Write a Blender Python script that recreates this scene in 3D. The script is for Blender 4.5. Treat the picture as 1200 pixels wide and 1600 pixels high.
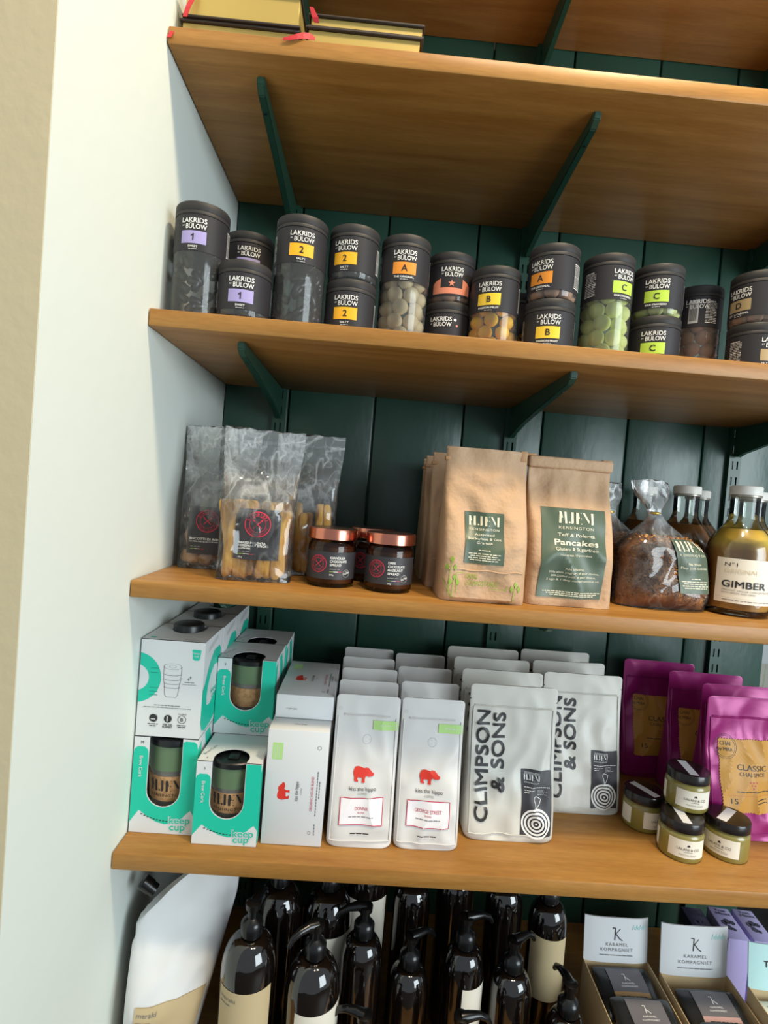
import bpy, bmesh, math, random
from mathutils import Vector, Matrix, noise
random.seed(7)
for o in list(bpy.data.objects):
    bpy.data.objects.remove(o, do_unlink=True)
sc = bpy.context.scene
COL = sc.collection
PI = math.pi
R = math.radians

# ------------------------------------------------------------------ camera
cam = bpy.data.cameras.new('camera')
cam.sensor_fit = 'VERTICAL'
cam.sensor_height = 36.0
cam.lens = 36.0 * 850 / 1600
cam.clip_start = .02
cam_o = bpy.data.objects.new('camera', cam)
COL.objects.link(cam_o)
cr, cu, cf = Vector((.99636, -.02673, .08091)), Vector((-.08009, .0306, .99632)), Vector((.02911, .99917, -.02835))
cm = Matrix.Identity(4)
for i in range(3):
    cm[i][0], cm[i][1], cm[i][2] = cr[i], cu[i], -cf[i]
cm[0][3], cm[1][3], cm[2][3] = .31296, -.73913, 1.45
cam_o.matrix_world = cm
sc.camera = cam_o

# ------------------------------------------------------------------ world, lights, exposure
wd = bpy.data.worlds.new('world')
sc.world = wd
wd.use_nodes = True
wb = wd.node_tree.nodes['Background']
wb.inputs[0].default_value = (.82, .92, 1.0, 1)
wb.inputs[1].default_value = .36


def lamp(name, loc, aim, sx, sy, power, colr, shape='RECTANGLE', spread=180):
    l = bpy.data.lights.new(name, 'AREA')
    l.shape = shape
    l.size, l.size_y = sx, sy
    l.energy = power
    l.color = colr
    l.spread = R(spread)
    o = bpy.data.objects.new(name, l)
    COL.objects.link(o)
    o.location = loc
    o.rotation_euler = (Vector(aim) - Vector(loc)).to_track_quat('-Z', 'Y').to_euler()
    return o


lamp('window_daylight', (2.5, -1.9, 1.6), (.5, .2, 1.2), 1.5, 1.7, 56, (.84, .95, 1.0))
lamp('ceiling_downlight', (.95, -.52, 3.1), (.9, .05, 1.2), .16, .16, 21, (1.0, .80, .52), 'DISK')
lamp('ceiling_downlight', (.5, -.62, 3.1), (.45, .05, 1.2), .16, .16, 9, (1.0, .84, .60), 'DISK')
sc.view_settings.view_transform = 'Standard'
sc.view_settings.look = 'None'
sc.view_settings.gamma = 1
sc.view_settings.use_curve_mapping = False
sc.view_settings.exposure = .35


# ------------------------------------------------------------------ materials
def lin(h):
    if isinstance(h, str):
        c = [int(h[i:i + 2], 16) / 255 for i in (0, 2, 4)]
        return tuple(x / 12.92 if x <= .04045 else ((x + .055) / 1.055) ** 2.4 for x in c)
    return h


MATS = {}


def mat(name, c, rough=.5, metal=0., spec=.5, bump=None, var=None, stretch=(1, 1, 1), coat=0., sub=0.):
    """principled material; bump=(scale,strength,dist), var=(colour2,scale,lo,hi) noise blend"""
    m = bpy.data.materials.new(name)
    m.use_nodes = True
    nt = m.node_tree
    b = nt.nodes['Principled BSDF']
    c = lin(c)
    b.inputs['Base Color'].default_value = (*c, 1)
    b.inputs['Roughness'].default_value = rough
    b.inputs['Metallic'].default_value = metal
    b.inputs['Specular IOR Level'].default_value = spec
    b.inputs['Coat Weight'].default_value = coat
    b.inputs['Coat Roughness'].default_value = .08
    if sub:
        b.inputs['Subsurface Weight'].default_value = sub
        b.inputs['Subsurface Radius'].default_value = (.01, .008, .005)
    if bump or var:
        tc = nt.nodes.new('ShaderNodeTexCoord')
        mp = nt.nodes.new('ShaderNodeMapping')
        mp.inputs['Scale'].default_value = stretch
        nt.links.new(tc.outputs['Object'], mp.inputs[0])
    if var:
        n = nt.nodes.new('ShaderNodeTexNoise')
        n.inputs['Scale'].default_value = var[1]
        n.inputs['Detail'].default_value = 5
        nt.links.new(mp.outputs[0], n.inputs['Vector'])
        r = nt.nodes.new('ShaderNodeValToRGB')
        r.color_ramp.elements[0].position = var[2]
        r.color_ramp.elements[1].position = var[3]
        r.color_ramp.elements[0].color = (*c, 1)
        r.color_ramp.elements[1].color = (*lin(var[0]), 1)
        nt.links.new(n.outputs['Fac'], r.inputs[0])
        nt.links.new(r.outputs[0], b.inputs['Base Color'])
    if bump:
        n2 = nt.nodes.new('ShaderNodeTexNoise')
        n2.inputs['Scale'].default_value = bump[0]
        n2.inputs['Detail'].default_value = 4
        nt.links.new(mp.outputs[0], n2.inputs['Vector'])
        bp = nt.nodes.new('ShaderNodeBump')
        bp.inputs['Strength'].default_value = bump[1]
        bp.inputs['Distance'].default_value = bump[2]
        nt.links.new(n2.outputs['Fac'], bp.inputs['Height'])
        nt.links.new(bp.outputs[0], b.inputs['Normal'])
    MATS[name] = m
    return m


def clear(name, tint=(1, 1, 1), rough=.05, ior=1.5, haze=0., hazecol=(1, 1, 1), bump=None, vor=False):
    """thin clear plastic / glass: transparent body with fresnel reflection"""
    m = bpy.data.materials.new(name)
    m.use_nodes = True
    nt = m.node_tree
    nt.nodes.remove(nt.nodes['Principled BSDF'])
    out = nt.nodes['Material Output']
    tr = nt.nodes.new('ShaderNodeBsdfTransparent')
    tr.inputs[0].default_value = (*tint, 1)
    gl = nt.nodes.new('ShaderNodeBsdfGlossy')
    gl.inputs['Roughness'].default_value = rough
    fr = nt.nodes.new('ShaderNodeFresnel')
    fr.inputs['IOR'].default_value = ior
    mx = nt.nodes.new('ShaderNodeMixShader')
    base = tr.outputs[0]
    if haze:
        df = nt.nodes.new('ShaderNodeBsdfDiffuse')
        df.inputs[0].default_value = (*hazecol, 1)
        mh = nt.nodes.new('ShaderNodeMixShader')
        mh.inputs[0].default_value = haze
        nt.links.new(base, mh.inputs[1])
        nt.links.new(df.outputs[0], mh.inputs[2])
        base = mh.outputs[0]
    nt.links.new(fr.outputs[0], mx.inputs[0])
    nt.links.new(base, mx.inputs[1])
    nt.links.new(gl.outputs[0], mx.inputs[2])
    nt.links.new(mx.outputs[0], out.inputs[0])
    if bump:
        tc = nt.nodes.new('ShaderNodeTexCoord')
        n2 = nt.nodes.new('ShaderNodeTexVoronoi' if vor else 'ShaderNodeTexNoise')
        n2.inputs['Scale'].default_value = bump[0]
        nt.links.new(tc.outputs['Object'], n2.inputs['Vector'])
        bp = nt.nodes.new('ShaderNodeBump')
        bp.inputs['Strength'].default_value = bump[1]
        bp.inputs['Distance'].default_value = bump[2]
        nt.links.new(n2.outputs['Distance' if vor else 'Fac'], bp.inputs['Height'])
        nt.links.new(bp.outputs[0], gl.inputs['Normal'])
        nt.links.new(bp.outputs[0], fr.inputs['Normal'])
    MATS[name] = m
    return m


def wood():
    m = mat('beech_wood', 'b9813f', .42, spec=.4)
    nt = m.node_tree
    b = nt.nodes['Principled BSDF']
    tc = nt.nodes.new('ShaderNodeTexCoord')
    mp = nt.nodes.new('ShaderNodeMapping')
    mp.inputs['Scale'].default_value = (2.2, 26, 26)
    nt.links.new(tc.outputs['Object'], mp.inputs[0])
    n = nt.nodes.new('ShaderNodeTexNoise')
    n.inputs['Scale'].default_value = 1.6
    n.inputs['Detail'].default_value = 8
    n.inputs['Distortion'].default_value = .6
    nt.links.new(mp.outputs[0], n.inputs['Vector'])
    r = nt.nodes.new('ShaderNodeValToRGB')
    e = r.color_ramp.elements
    e[0].position, e[0].color = .30, (*lin('a26d2e'), 1)
    e[1].position, e[1].color = .72, (*lin('c08c48'), 1)
    nt.links.new(n.outputs['Fac'], r.inputs[0])
    mp2 = nt.nodes.new('ShaderNodeMapping')
    mp2.inputs['Scale'].default_value = (30, 260, 260)
    nt.links.new(tc.outputs['Object'], mp2.inputs[0])
    n2 = nt.nodes.new('ShaderNodeTexNoise')
    n2.inputs['Scale'].default_value = 1.5
    nt.links.new(mp2.outputs[0], n2.inputs['Vector'])
    mx = nt.nodes.new('ShaderNodeMix')
    mx.data_type = 'RGBA'
    mx.blend_type = 'MULTIPLY'
    mx.inputs[0].default_value = .35
    nt.links.new(r.outputs[0], mx.inputs[6])
    nt.links.new(n2.outputs['Fac'], mx.inputs[7])
    nt.links.new(mx.outputs[2], b.inputs['Base Color'])


wood()
mat('white_plaster', 'dbe2db', .75, bump=(35, .12, .004))
mat('cream_plaster', 'd6c6a0', .8, bump=(50, .15, .004))
mat('green_paint', '1f4135', .36, spec=.65, bump=(9, .35, .004), stretch=(3, 1, 1), var=('264a3e', 3, .3, .8))
mat('green_metal', '214638', .38, spec=.5, bump=(60, .08, .001))
mat('floor_wood', '40352b', .5)
mat('black_plastic', '2e2d2e', .55, spec=.35)
mat('jar_label_black', '2b2a2e', .5, spec=.35)
mat('white_print', 'eeeeea', .5)
mat('grey_print', '7b7b7b', .6)
mat('light_grey_print', 'b9b9b7', .6)
mat('dark_print', '2c2c2e', .5)
mat('lilac', 'a69bd0', .5)
mat('yellow', 'f4b31c', .5)
mat('orange', 'e8912a', .5)
mat('lemon', 'f2cc33', .5)
mat('lime', 'b6d648', .5)
mat('tan_label', 'a8936a', .5)
mat('salmon', 'de8a6c', .4)
mat('candy_cream', 'c8b48a', .6, var=('d6c49c', 40, .4, .7))
mat('candy_yellow', 'ffcc1c', .6, var=('f4b912', 40, .4, .7))
mat('candy_green', 'd2da7c', .6, var=('dce394', 60, .4, .7))
mat('candy_brown', 'c99a78', .6, var=('b48562', 50, .4, .7))
mat('liquorice', '1c1c1d', .3, spec=.5)
clear('clear_plastic', rough=.06, ior=1.5, haze=.06, hazecol=(.8, .83, .83))
clear('cellophane', rough=.08, ior=1.6, haze=.04, hazecol=(.97, .98, .97), bump=(26, .9, .006), vor=True)


def cello_creases():
    # white crease lines, denser in the crumpled upper part
    m = MATS['cellophane']
    nt = m.node_tree
    mh = [n for n in nt.nodes if n.type == 'MIX_SHADER' and not n.inputs[0].is_linked][0]
    tc = nt.nodes.new('ShaderNodeTexCoord')
    mp = nt.nodes.new('ShaderNodeMapping')
    mp.inputs['Scale'].default_value = (1, .5, .7)
    mp.inputs['Rotation'].default_value = (0, .5, 0)
    nt.links.new(tc.outputs['Object'], mp.inputs[0])
    lines = []
    for sc_, wid in ((24, .055), (47, .05)):
        nz = nt.nodes.new('ShaderNodeTexNoise')
        nz.inputs['Scale'].default_value = sc_
        nz.inputs['Detail'].default_value = 1.5
        nz.inputs['Distortion'].default_value = 1.2
        nt.links.new(mp.outputs[0], nz.inputs['Vector'])
        sb = nt.nodes.new('ShaderNodeMath')
        sb.operation = 'SUBTRACT'
        sb.inputs[1].default_value = .5
        nt.links.new(nz.outputs['Fac'], sb.inputs[0])
        ab = nt.nodes.new('ShaderNodeMath')
        ab.operation = 'ABSOLUTE'
        nt.links.new(sb.outputs[0], ab.inputs[0])
        rr = nt.nodes.new('ShaderNodeMapRange')
        rr.inputs[1].default_value, rr.inputs[2].default_value, rr.inputs[3].default_value, rr.inputs[4].default_value = 0, wid, 1, 0
        nt.links.new(ab.outputs[0], rr.inputs[0])
        lines.append(rr)
    r = nt.nodes.new('ShaderNodeMath')
    r.operation = 'MULTIPLY_ADD'
    r.inputs[1].default_value = .6
    nt.links.new(lines[1].outputs[0], r.inputs[0])
    nt.links.new(lines[0].outputs[0], r.inputs[2])
    sp = nt.nodes.new('ShaderNodeSeparateXYZ')
    nt.links.new(tc.outputs['Object'], sp.inputs[0])
    zr = nt.nodes.new('ShaderNodeMapRange')
    zr.inputs[1].default_value, zr.inputs[2].default_value, zr.inputs[3].default_value, zr.inputs[4].default_value = .09, .15, .05, .26
    nt.links.new(sp.outputs['Z'], zr.inputs[0])
    mu = nt.nodes.new('ShaderNodeMath')
    mu.operation = 'MULTIPLY'
    nt.links.new(r.outputs[0], mu.inputs[0])
    nt.links.new(zr.outputs[0], mu.inputs[1])
    zs = nt.nodes.new('ShaderNodeMath')
    zs.operation = 'MULTIPLY_ADD'
    zs.inputs[1].default_value, zs.inputs[2].default_value = .5, .0
    nt.links.new(zr.outputs[0], zs.inputs[0])
    ad = nt.nodes.new('ShaderNodeMath')
    ad.operation = 'ADD'
    nt.links.new(mu.outputs[0], ad.inputs[0])
    nt.links.new(zs.outputs[0], ad.inputs[1])
    nt.links.new(ad.outputs[0], mh.inputs[0])


cello_creases()
clear('clear_glass', tint=(.97, .99, .97), rough=.03, ior=1.5)
clear('amber_jar_glass', tint=(.8, .72, .6), rough=.03, ior=1.5)
mat('copper_lid', 'd98a72', .22, metal=1.)
mat('copper_lid_reflection', '4a342c', .3, metal=.6)  # dark reflection on the copper lid tops, put into the colour
mat('chocolate', '5a2f1c', .5, var=('6b3d26', 60, .4, .7))
mat('label_charcoal', '333236', .5)
mat('crimson', 'd0304a', .5)
mat('polenta', 'e0a034', .7, bump=(120, .5, .003), var=('ebbb5e', 30, .35, .75))
mat('biscuit', 'c08a58', .75, bump=(90, .6, .004), var=('d8ab7a', 30, .35, .75))
mat('kraft', 'c9a685', .6, spec=.35, bump=(26, .8, .008), var=('bd9874', 14, .3, .75))
mat('kraft_tin_tie', 'b98c60', .6)
mat('olive_label', '50604f', .4)
mat('cream_print', 'e9e3c9', .5)
mat('leaf_print', '8fae3e', .6)
mat('granola', 'a86c36', .8)
mat('granola_light', 'dda356', .8)
mat('granola_dark', '6a3c1c', .8)
mat('gold_tie', 'c9a648', .35, metal=.6)
mat('white_cap', 'e6e2d9', .4)
mat('cap_rim', '9c978c', .35, metal=.5)
mat('brown_liquid', '85572e', .25, coat=.5)
mat('bottle_label', 'ece4d3', .55)
mat('label_gold_print', 'd6c9ac', .5)
mat('card_white', 'd9dbdc', .5, spec=.35)
mat('teal', '16c2a4', .5)
mat('teal_dark_print', '129a84', .5)
mat('cork', 'c29668', .8, var=('a0774e', 160, .45, .7))
mat('cup_lid_black', '14181a', .35)
mat('cup_green', '61785a', .35, spec=.5)
clear('smoke_glass', tint=(.45, .44, .42), rough=.05, ior=1.5, haze=.6, hazecol=(.30, .28, .25))
mat('pouch_white', 'd8d6d3', .38, spec=.5, bump=(14, .25, .004))
mat('pouch_cream', 'cfcdc4', .4, spec=.5, bump=(14, .25, .004))
mat('hippo_red', 'd9382a', .5)
mat('frame_red', 'c23a55', .5)
mat('label_pale', 'f0ecee', .5)
mat('sticker_green', 'b5dd8a', .5)
mat('magenta_foil', '9c1c6e', .3, metal=.2, spec=.6, bump=(12, .3, .004))
mat('ochre_label', 'c58a36', .5, var=('d39a3c', 8, .3, .7))
mat('olive_cream', '897d3a', .3, spec=.6, coat=.6)
mat('brown_lid', '1d1613', .22, spec=.5)
mat('sticker_white', 'e6e6ea', .5)
mat('amber_black_glass', '100b09', .06, spec=.6, coat=1.)
mat('pump_black', '0c0d0e', .25, spec=.5)
mat('beige_label', 'c8b48c', .6)
mat('refill_white', 'e4e6e8', .5, bump=(10, .3, .004))
mat('carton_kraft', 'c8ae84', .7)
mat('wrapper_black', '26282a', .25, spec=.6)
mat('wrapper_grey', '6d6a6e', .4)
mat('wrapper_tan', 'a8845c', .5)
mat('wrapper_pink', 'caa3a0', .5)
mat('mint_card', 'bfe4e2', .5)
mat('mint_pack', 'd4ddd2', .5)
mat('purple_card', 'b9aee0', .5)
mat('purple_dark', '3a3350', .5)
mat('gilt', 'b89f58', .4, metal=.3)
mat('book_cover', '32261f', .55)
mat('ribbon_red', 'b81f2c', .5)
mat('leaf_green', '7d9a5c', .6)
mat('leaf_pale', 'a9b98a', .6)
mat('paving', 'e2d8c4', .8)
mat('window_white', 'e8e8e4', .5)


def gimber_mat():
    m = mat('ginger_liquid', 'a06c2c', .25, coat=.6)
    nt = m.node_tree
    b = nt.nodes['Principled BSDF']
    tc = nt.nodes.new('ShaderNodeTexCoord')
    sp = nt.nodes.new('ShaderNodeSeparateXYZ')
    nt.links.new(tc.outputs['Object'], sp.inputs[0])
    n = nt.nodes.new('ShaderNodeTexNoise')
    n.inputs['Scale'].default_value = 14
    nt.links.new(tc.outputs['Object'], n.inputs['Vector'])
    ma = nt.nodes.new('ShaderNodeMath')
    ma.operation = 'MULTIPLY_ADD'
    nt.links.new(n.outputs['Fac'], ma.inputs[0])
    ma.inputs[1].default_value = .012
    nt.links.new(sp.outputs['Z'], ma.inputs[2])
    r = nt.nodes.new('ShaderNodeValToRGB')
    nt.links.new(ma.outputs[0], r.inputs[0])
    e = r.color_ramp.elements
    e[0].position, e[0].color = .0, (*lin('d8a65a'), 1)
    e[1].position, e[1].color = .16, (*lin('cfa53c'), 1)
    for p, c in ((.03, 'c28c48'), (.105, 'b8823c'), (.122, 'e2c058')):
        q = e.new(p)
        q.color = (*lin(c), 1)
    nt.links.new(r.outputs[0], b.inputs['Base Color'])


gimber_mat()


# ------------------------------------------------------------------ mesh helpers
class MB:
    def __init__(s):
        s.v, s.f = [], []

    def add(s, vs, fs):
        k = len(s.v)
        s.v += [tuple(x) for x in vs]
        s.f += [tuple(i + k for i in f) for f in fs]
        return s

    def box(s, a, b):
        (x0, y0, z0), (x1, y1, z1) = a, b
        return s.add([(x0, y0, z0), (x1, y0, z0), (x1, y1, z0), (x0, y1, z0), (x0, y0, z1), (x1, y0, z1), (x1, y1, z1), (x0, y1, z1)],
                     [(0, 3, 2, 1), (4, 5, 6, 7), (0, 1, 5, 4), (1, 2, 6, 5), (2, 3, 7, 6), (3, 0, 4, 7)])

    def bbox(s, a, b, r=.002, seg=2):
        bm = bmesh.new()
        bmesh.ops.create_cube(bm, size=1)
        c = [(a[i] + b[i]) / 2 for i in range(3)]
        d = [b[i] - a[i] for i in range(3)]
        for v in bm.verts:
            v.co = Vector((c[i] + v.co[i] * d[i] for i in range(3)))
        bmesh.ops.bevel(bm, geom=bm.edges[:], offset=r, segments=seg, affect='EDGES', profile=.5)
        bm.verts.index_update()
        s.add([v.co for v in bm.verts], [[v.index for v in f.verts] for f in bm.faces])
        bm.free()
        return s

    def lathe(s, prof, n=32, cap=True):
        k0 = []
        vs, fs = [], []
        for (r, z) in prof:
            k0.append(len(vs))
            for i in range(n):
                a = 2 * PI * i / n
                vs.append((r * math.sin(a), -r * math.cos(a), z))
        for j in range(len(prof) - 1):
            for i in range(n):
                fs.append((k0[j] + i, k0[j] + (i + 1) % n, k0[j + 1] + (i + 1) % n, k0[j + 1] + i))
        if cap:
            fs.append(tuple(reversed(range(n))))
            fs.append(tuple(k0[-1] + i for i in range(n)))
        return s.add(vs, fs)

    def prism(s, poly, mp, t):
        """extruded polygon: mp(u,v,o)"""
        n = len(poly)
        vs = [mp(u, v, 0) for u, v in poly] + [mp(u, v, -t) for u, v in poly]
        return s.add(vs, [tuple(range(n)), tuple(range(2 * n - 1, n - 1, -1))] + [(i, i + n, (i + 1) % n + n, (i + 1) % n) for i in range(n)])

    def tube(s, pts, r, n=8):
        rad = r if isinstance(r, (list, tuple)) else [r] * len(pts)
        pts = [Vector(p) for p in pts]
        vs, fs = [], []
        for i, p in enumerate(pts):
            t = (pts[min(i + 1, len(pts) - 1)] - pts[max(i - 1, 0)]).normalized()
            a = t.cross(Vector((0.3, 0.2, .93)) if abs(t.z) < .9 else Vector((1, 0, 0))).normalized()
            b = t.cross(a)
            for j in range(n):
                w = 2 * PI * j / n
                vs.append(p + rad[i] * (math.cos(w) * a + math.sin(w) * b))
        for i in range(len(pts) - 1):
            for j in range(n):
                fs.append((i * n + j, i * n + (j + 1) % n, (i + 1) * n + (j + 1) % n, (i + 1) * n + j))
        fs.append(tuple(reversed(range(n))))
        k = (len(pts) - 1) * n
        fs.append(tuple(k + j for j in range(n)))
        return s.add(vs, fs)

    def mesh(s, name, m, smooth=False):
        me = bpy.data.meshes.new(name)
        me.from_pydata(s.v, [], s.f)
        if m:
            me.materials.append(MATS[m])
        if smooth:
            me.polygons.foreach_set('use_smooth', [True] * len(me.polygons))
            if smooth != 2:
                me.set_sharp_from_angle(angle=R(40))
        bm = bmesh.new()
        bm.from_mesh(me)
        bmesh.ops.recalc_face_normals(bm, faces=bm.faces[:])
        bm.to_mesh(me)
        bm.free()
        return me

    def obj(s, name, m, parent=None, smooth=False):
        return link(name, s.mesh(name, m, smooth), parent)


def link(name, me, parent=None, loc=None, rz=0):
    o = bpy.data.objects.new(name, me)
    COL.objects.link(o)
    if parent:
        o.parent = parent
    if loc is not None:
        o.location = loc
    if rz:
        o.rotation_euler = (0, 0, rz)
    return o


def tag(o, label, cat, group=None, kind=None):
    o['label'] = label
    o['category'] = cat
    if group:
        o['group'] = group
    if kind:
        o['kind'] = kind
    return o


def thing(name, label, cat, loc, rz=0, group=None):
    return tag(link(name, None, None, loc, rz), label, cat, group)


def struct(o):
    o['kind'] = 'structure'
    return o


def copy_tree(o, parent=None):
    c = o.copy()
    COL.objects.link(c)
    c.parent = parent
    for ch in o.children:
        copy_tree(ch, c)
    return c


def clone(o, loc, rz, label, group=None, scale=None):
    c = copy_tree(o)
    c.location = loc
    c.rotation_euler = (0, 0, rz)
    if scale:
        c.scale = scale
    c['label'] = label
    if group:
        c['group'] = group
    return c


# ------------------------------------------------------------------ lettering and print
TXT = {}
_fc = bpy.data.curves.new('lettering_source', 'FONT')
_fo = bpy.data.objects.new('lettering_source', _fc)
COL.objects.link(_fo)
CAPH = None


def glyphs(s, bold=0., space=1.):
    key = (s, bold, space)
    if key in TXT:
        return TXT[key]
    _fc.body = s
    _fc.size = 1
    _fc.offset = bold
    _fc.space_character = space
    _fc.resolution_u = 3
    bpy.context.view_layer.update()
    dg = bpy.context.evaluated_depsgraph_get()
    me = bpy.data.meshes.new_from_object(_fo.evaluated_get(dg))
    v = [(p.co.x, p.co.y) for p in me.vertices]
    f = [tuple(p.vertices) for p in me.polygons]
    bpy.data.meshes.remove(me)
    TXT[key] = (v, f)
    return TXT[key]


def caph():
    global CAPH
    if CAPH is None:
        v, f = glyphs('H')
        CAPH = max(p[1] for p in v)
    return CAPH


def tess(vs, fs, mx):
    bm = bmesh.new()
    bv = [bm.verts.new((u, v, 0)) for u, v in vs]
    for f in fs:
        try:
            bm.faces.new([bv[i] for i in f])
        except ValueError:
            pass
    bmesh.ops.triangulate(bm, faces=bm.faces[:])
    for k in range(4):
        es = [e for e in bm.edges if e.calc_length() > mx]
        if not es:
            break
        bmesh.ops.subdivide_edges(bm, edges=es, cuts=1)
        bmesh.ops.triangulate(bm, faces=[f for f in bm.faces if len(f.verts) > 3])
    bm.verts.index_update()
    r = [(v.co.x, v.co.y) for v in bm.verts], [tuple(v.index for v in f.verts) for f in bm.faces]
    bm.free()
    return r


class Print:
    """flat print laid on a surface: mp(u,v,offset) -> local point"""

    def __init__(s, mp, mx=None):
        s.mp, s.mx, s.g = mp, mx, {}

    def raw(s, vs, fs, m, lev, name):
        if s.mx:
            vs, fs = tess(vs, fs, s.mx)
        o = .0002 + .00022 * lev
        s.g.setdefault((name, m), MB()).add([s.mp(u, v, o) for u, v in vs], fs)

    def text(s, t, u, v, h, m='white_print', w=None, bold=0., space=1., rot=0, al='c', lev=2, arc=None):
        vs, fs = glyphs(t, 0., space)
        if not vs:
            return
        k = h / caph()
        x0, x1 = min(p[0] for p in vs), max(p[0] for p in vs)
        kx = k if w is None else w / (x1 - x0)
        c = {'c': (x0 + x1) / 2, 'l': x0, 'r': x1}[al]
        ca, sa = math.cos(rot), math.sin(rot)
        out = []
        for x, y in vs:
            a, b = (x - c) * kx, y * k
            if arc:
                th = a / arc
                rr = abs(arc) + (b if arc > 0 else -b)
                a, b = rr * math.sin(abs(th) * (1 if a > 0 else -1)), (rr * math.cos(th)) * (1 if arc > 0 else -1)
                if arc < 0:
                    pass
            out.append((u + a * ca - b * sa, v + a * sa + b * ca))
        q = bold * .8 * k
        for i, (dx, dy) in enumerate(((-q, -q), (q, -q), (q, q), (-q, q)) if bold else ((0, 0),)):
            s.raw([(a + dx, b + dy) for a, b in out], fs, m, lev + .12 * i, 'lettering')

    def poly(s, pts, m, lev=0, name='print'):
        s.raw(pts, [tuple(range(len(pts)))], m, lev, name)

    def rect(s, u0, v0, u1, v1, m, lev=0, name='print'):
        nx = max(1, int(abs(u1 - u0) / .004))
        vs, fs = [], []
        for i in range(nx + 1):
            u = u0 + (u1 - u0) * i / nx
            vs += [(u, v0), (u, v1)]
        for i in range(nx):
            fs.append((2 * i, 2 * i + 2, 2 * i + 3, 2 * i + 1))
        s.raw(vs, fs, m, lev, name)

    def ring(s, u, v, r0, r1, m, lev=1, n=28, a0=0, a1=2 * PI, sy=1., name='print'):
        vs, fs = [], []
        for i in range(n + 1):
            a = a0 + (a1 - a0) * i / n
            vs += [(u + r0 * math.sin(a), v + sy * r0 * math.cos(a)), (u + r1 * math.sin(a), v + sy * r1 * math.cos(a))]
        for i in range(n):
            fs.append((2 * i, 2 * i + 2, 2 * i + 3, 2 * i + 1))
        s.raw(vs, fs, m, lev, name)

    def disc(s, u, v, r, m, lev=1, n=20, sy=1., name='print'):
        s.poly([(u + r * math.cos(2 * PI * i / n), v + sy * r * math.sin(2 * PI * i / n)) for i in range(n)], m, lev, name)

    def line(s, pts, w, m, lev=1, name='print'):
        for (a, b), (c, d) in zip(pts, pts[1:]):
            l = math.hypot(c - a, d - b) or 1
            nx, ny = -(d - b) / l * w / 2, (c - a) / l * w / 2
            s.raw([(a + nx, b + ny), (a - nx, b - ny), (c - nx, d - ny), (c + nx, d + ny)], [(0, 1, 2, 3)], m, lev, name)

    def dashes(s, u0, u1, v, h, m, lev=2, seed=1, al='l'):
        """a line of print too small to read"""
        rn = random.Random(seed)
        u = u0
        while u < u1:
            w = min(rn.uniform(3, 9) * h * .8, u1 - u)
            s.rect(u, v, u + w, v + h, m, lev, 'fine_print')
            u += w + h * .9

    def build(s, parent):
        for (name, m), mb in s.g.items():
            mb.obj(name, m, parent)


def m_plane(o, U, V):
    o, U, V = Vector(o), Vector(U), Vector(V)
    N = U.cross(V).normalized()
    return lambda u, v, k: o + U * u + V * v + N * k


def m_cyl(rad, a0=0.):
    return lambda u, v, k: Vector(((rad + k) * math.sin(a0 + u / rad), -(rad + k) * math.cos(a0 + u / rad), v))


HJ = [[(0, 0), (.17, 0), (.17, .44), (.26, .5), (.17, .56), (.17, 1), (0, 1)], [(.42, 0), (.6, 0), (.6, 1), (.42, 1)],
      [(.72, .1), (.81, .01), (.9, .1), (.81, .19)], [(.95, 0), (1.08, .02), (1.14, .1), (1.14, 1), (.97, 1), (.97, .2)],
      [(1.32, 0), (1.5, 0), (1.5, .44), (1.58, .5), (1.5, .56), (1.5, 1), (1.32, 1)],
      [(1.66, 1), (1.76, 1), (1.72, .9)], [(1.64, .5), (1.7, .44), (1.76, .5), (1.7, .56)], [(1.66, 0), (1.78, 0), (1.74, .1)],
      [(1.86, 1), (2.02, 1), (2.34, .3), (2.27, .12)], [(2.46, 0), (2.64, 0), (2.64, 1), (2.46, 1)]]


def hjem(p, u, v, w, m, lev=2, sub=True):
    k = w / 2.64
    for q in HJ:
        p.raw([(u - w / 2 + a * k, v + b * k * .86) for a, b in q], [tuple(range(len(q)))], m, lev, 'lettering')
    if sub:
        p.text('KENSINGTON', u, v - .42 * k, .2 * k, m, w=w, space=1.2, lev=lev)


HIPPO = [(0, .42), (.03, .55), (.1, .65), (.22, .68), (.38, .66), (.5, .62), (.58, .63), (.62, .68), (.66, .62), (.72, .66), (.76, .60), (.84, .54), (.9, .46), (.98, .42), (1, .36),
         (.96, .30), (.86, .27), (.74, .26), (.66, .30), (.58, .26), (.56, .12), (.58, .04), (.55, 0), (.42, 0), (.42, .06), (.44, .12), (.43, .22), (.3, .2), (.24, .22), (.2, .14), (.26, .05),
         (.24, .02), (.14, .02), (.06, .04), (.06, .2), (.02, .3)]


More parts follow.
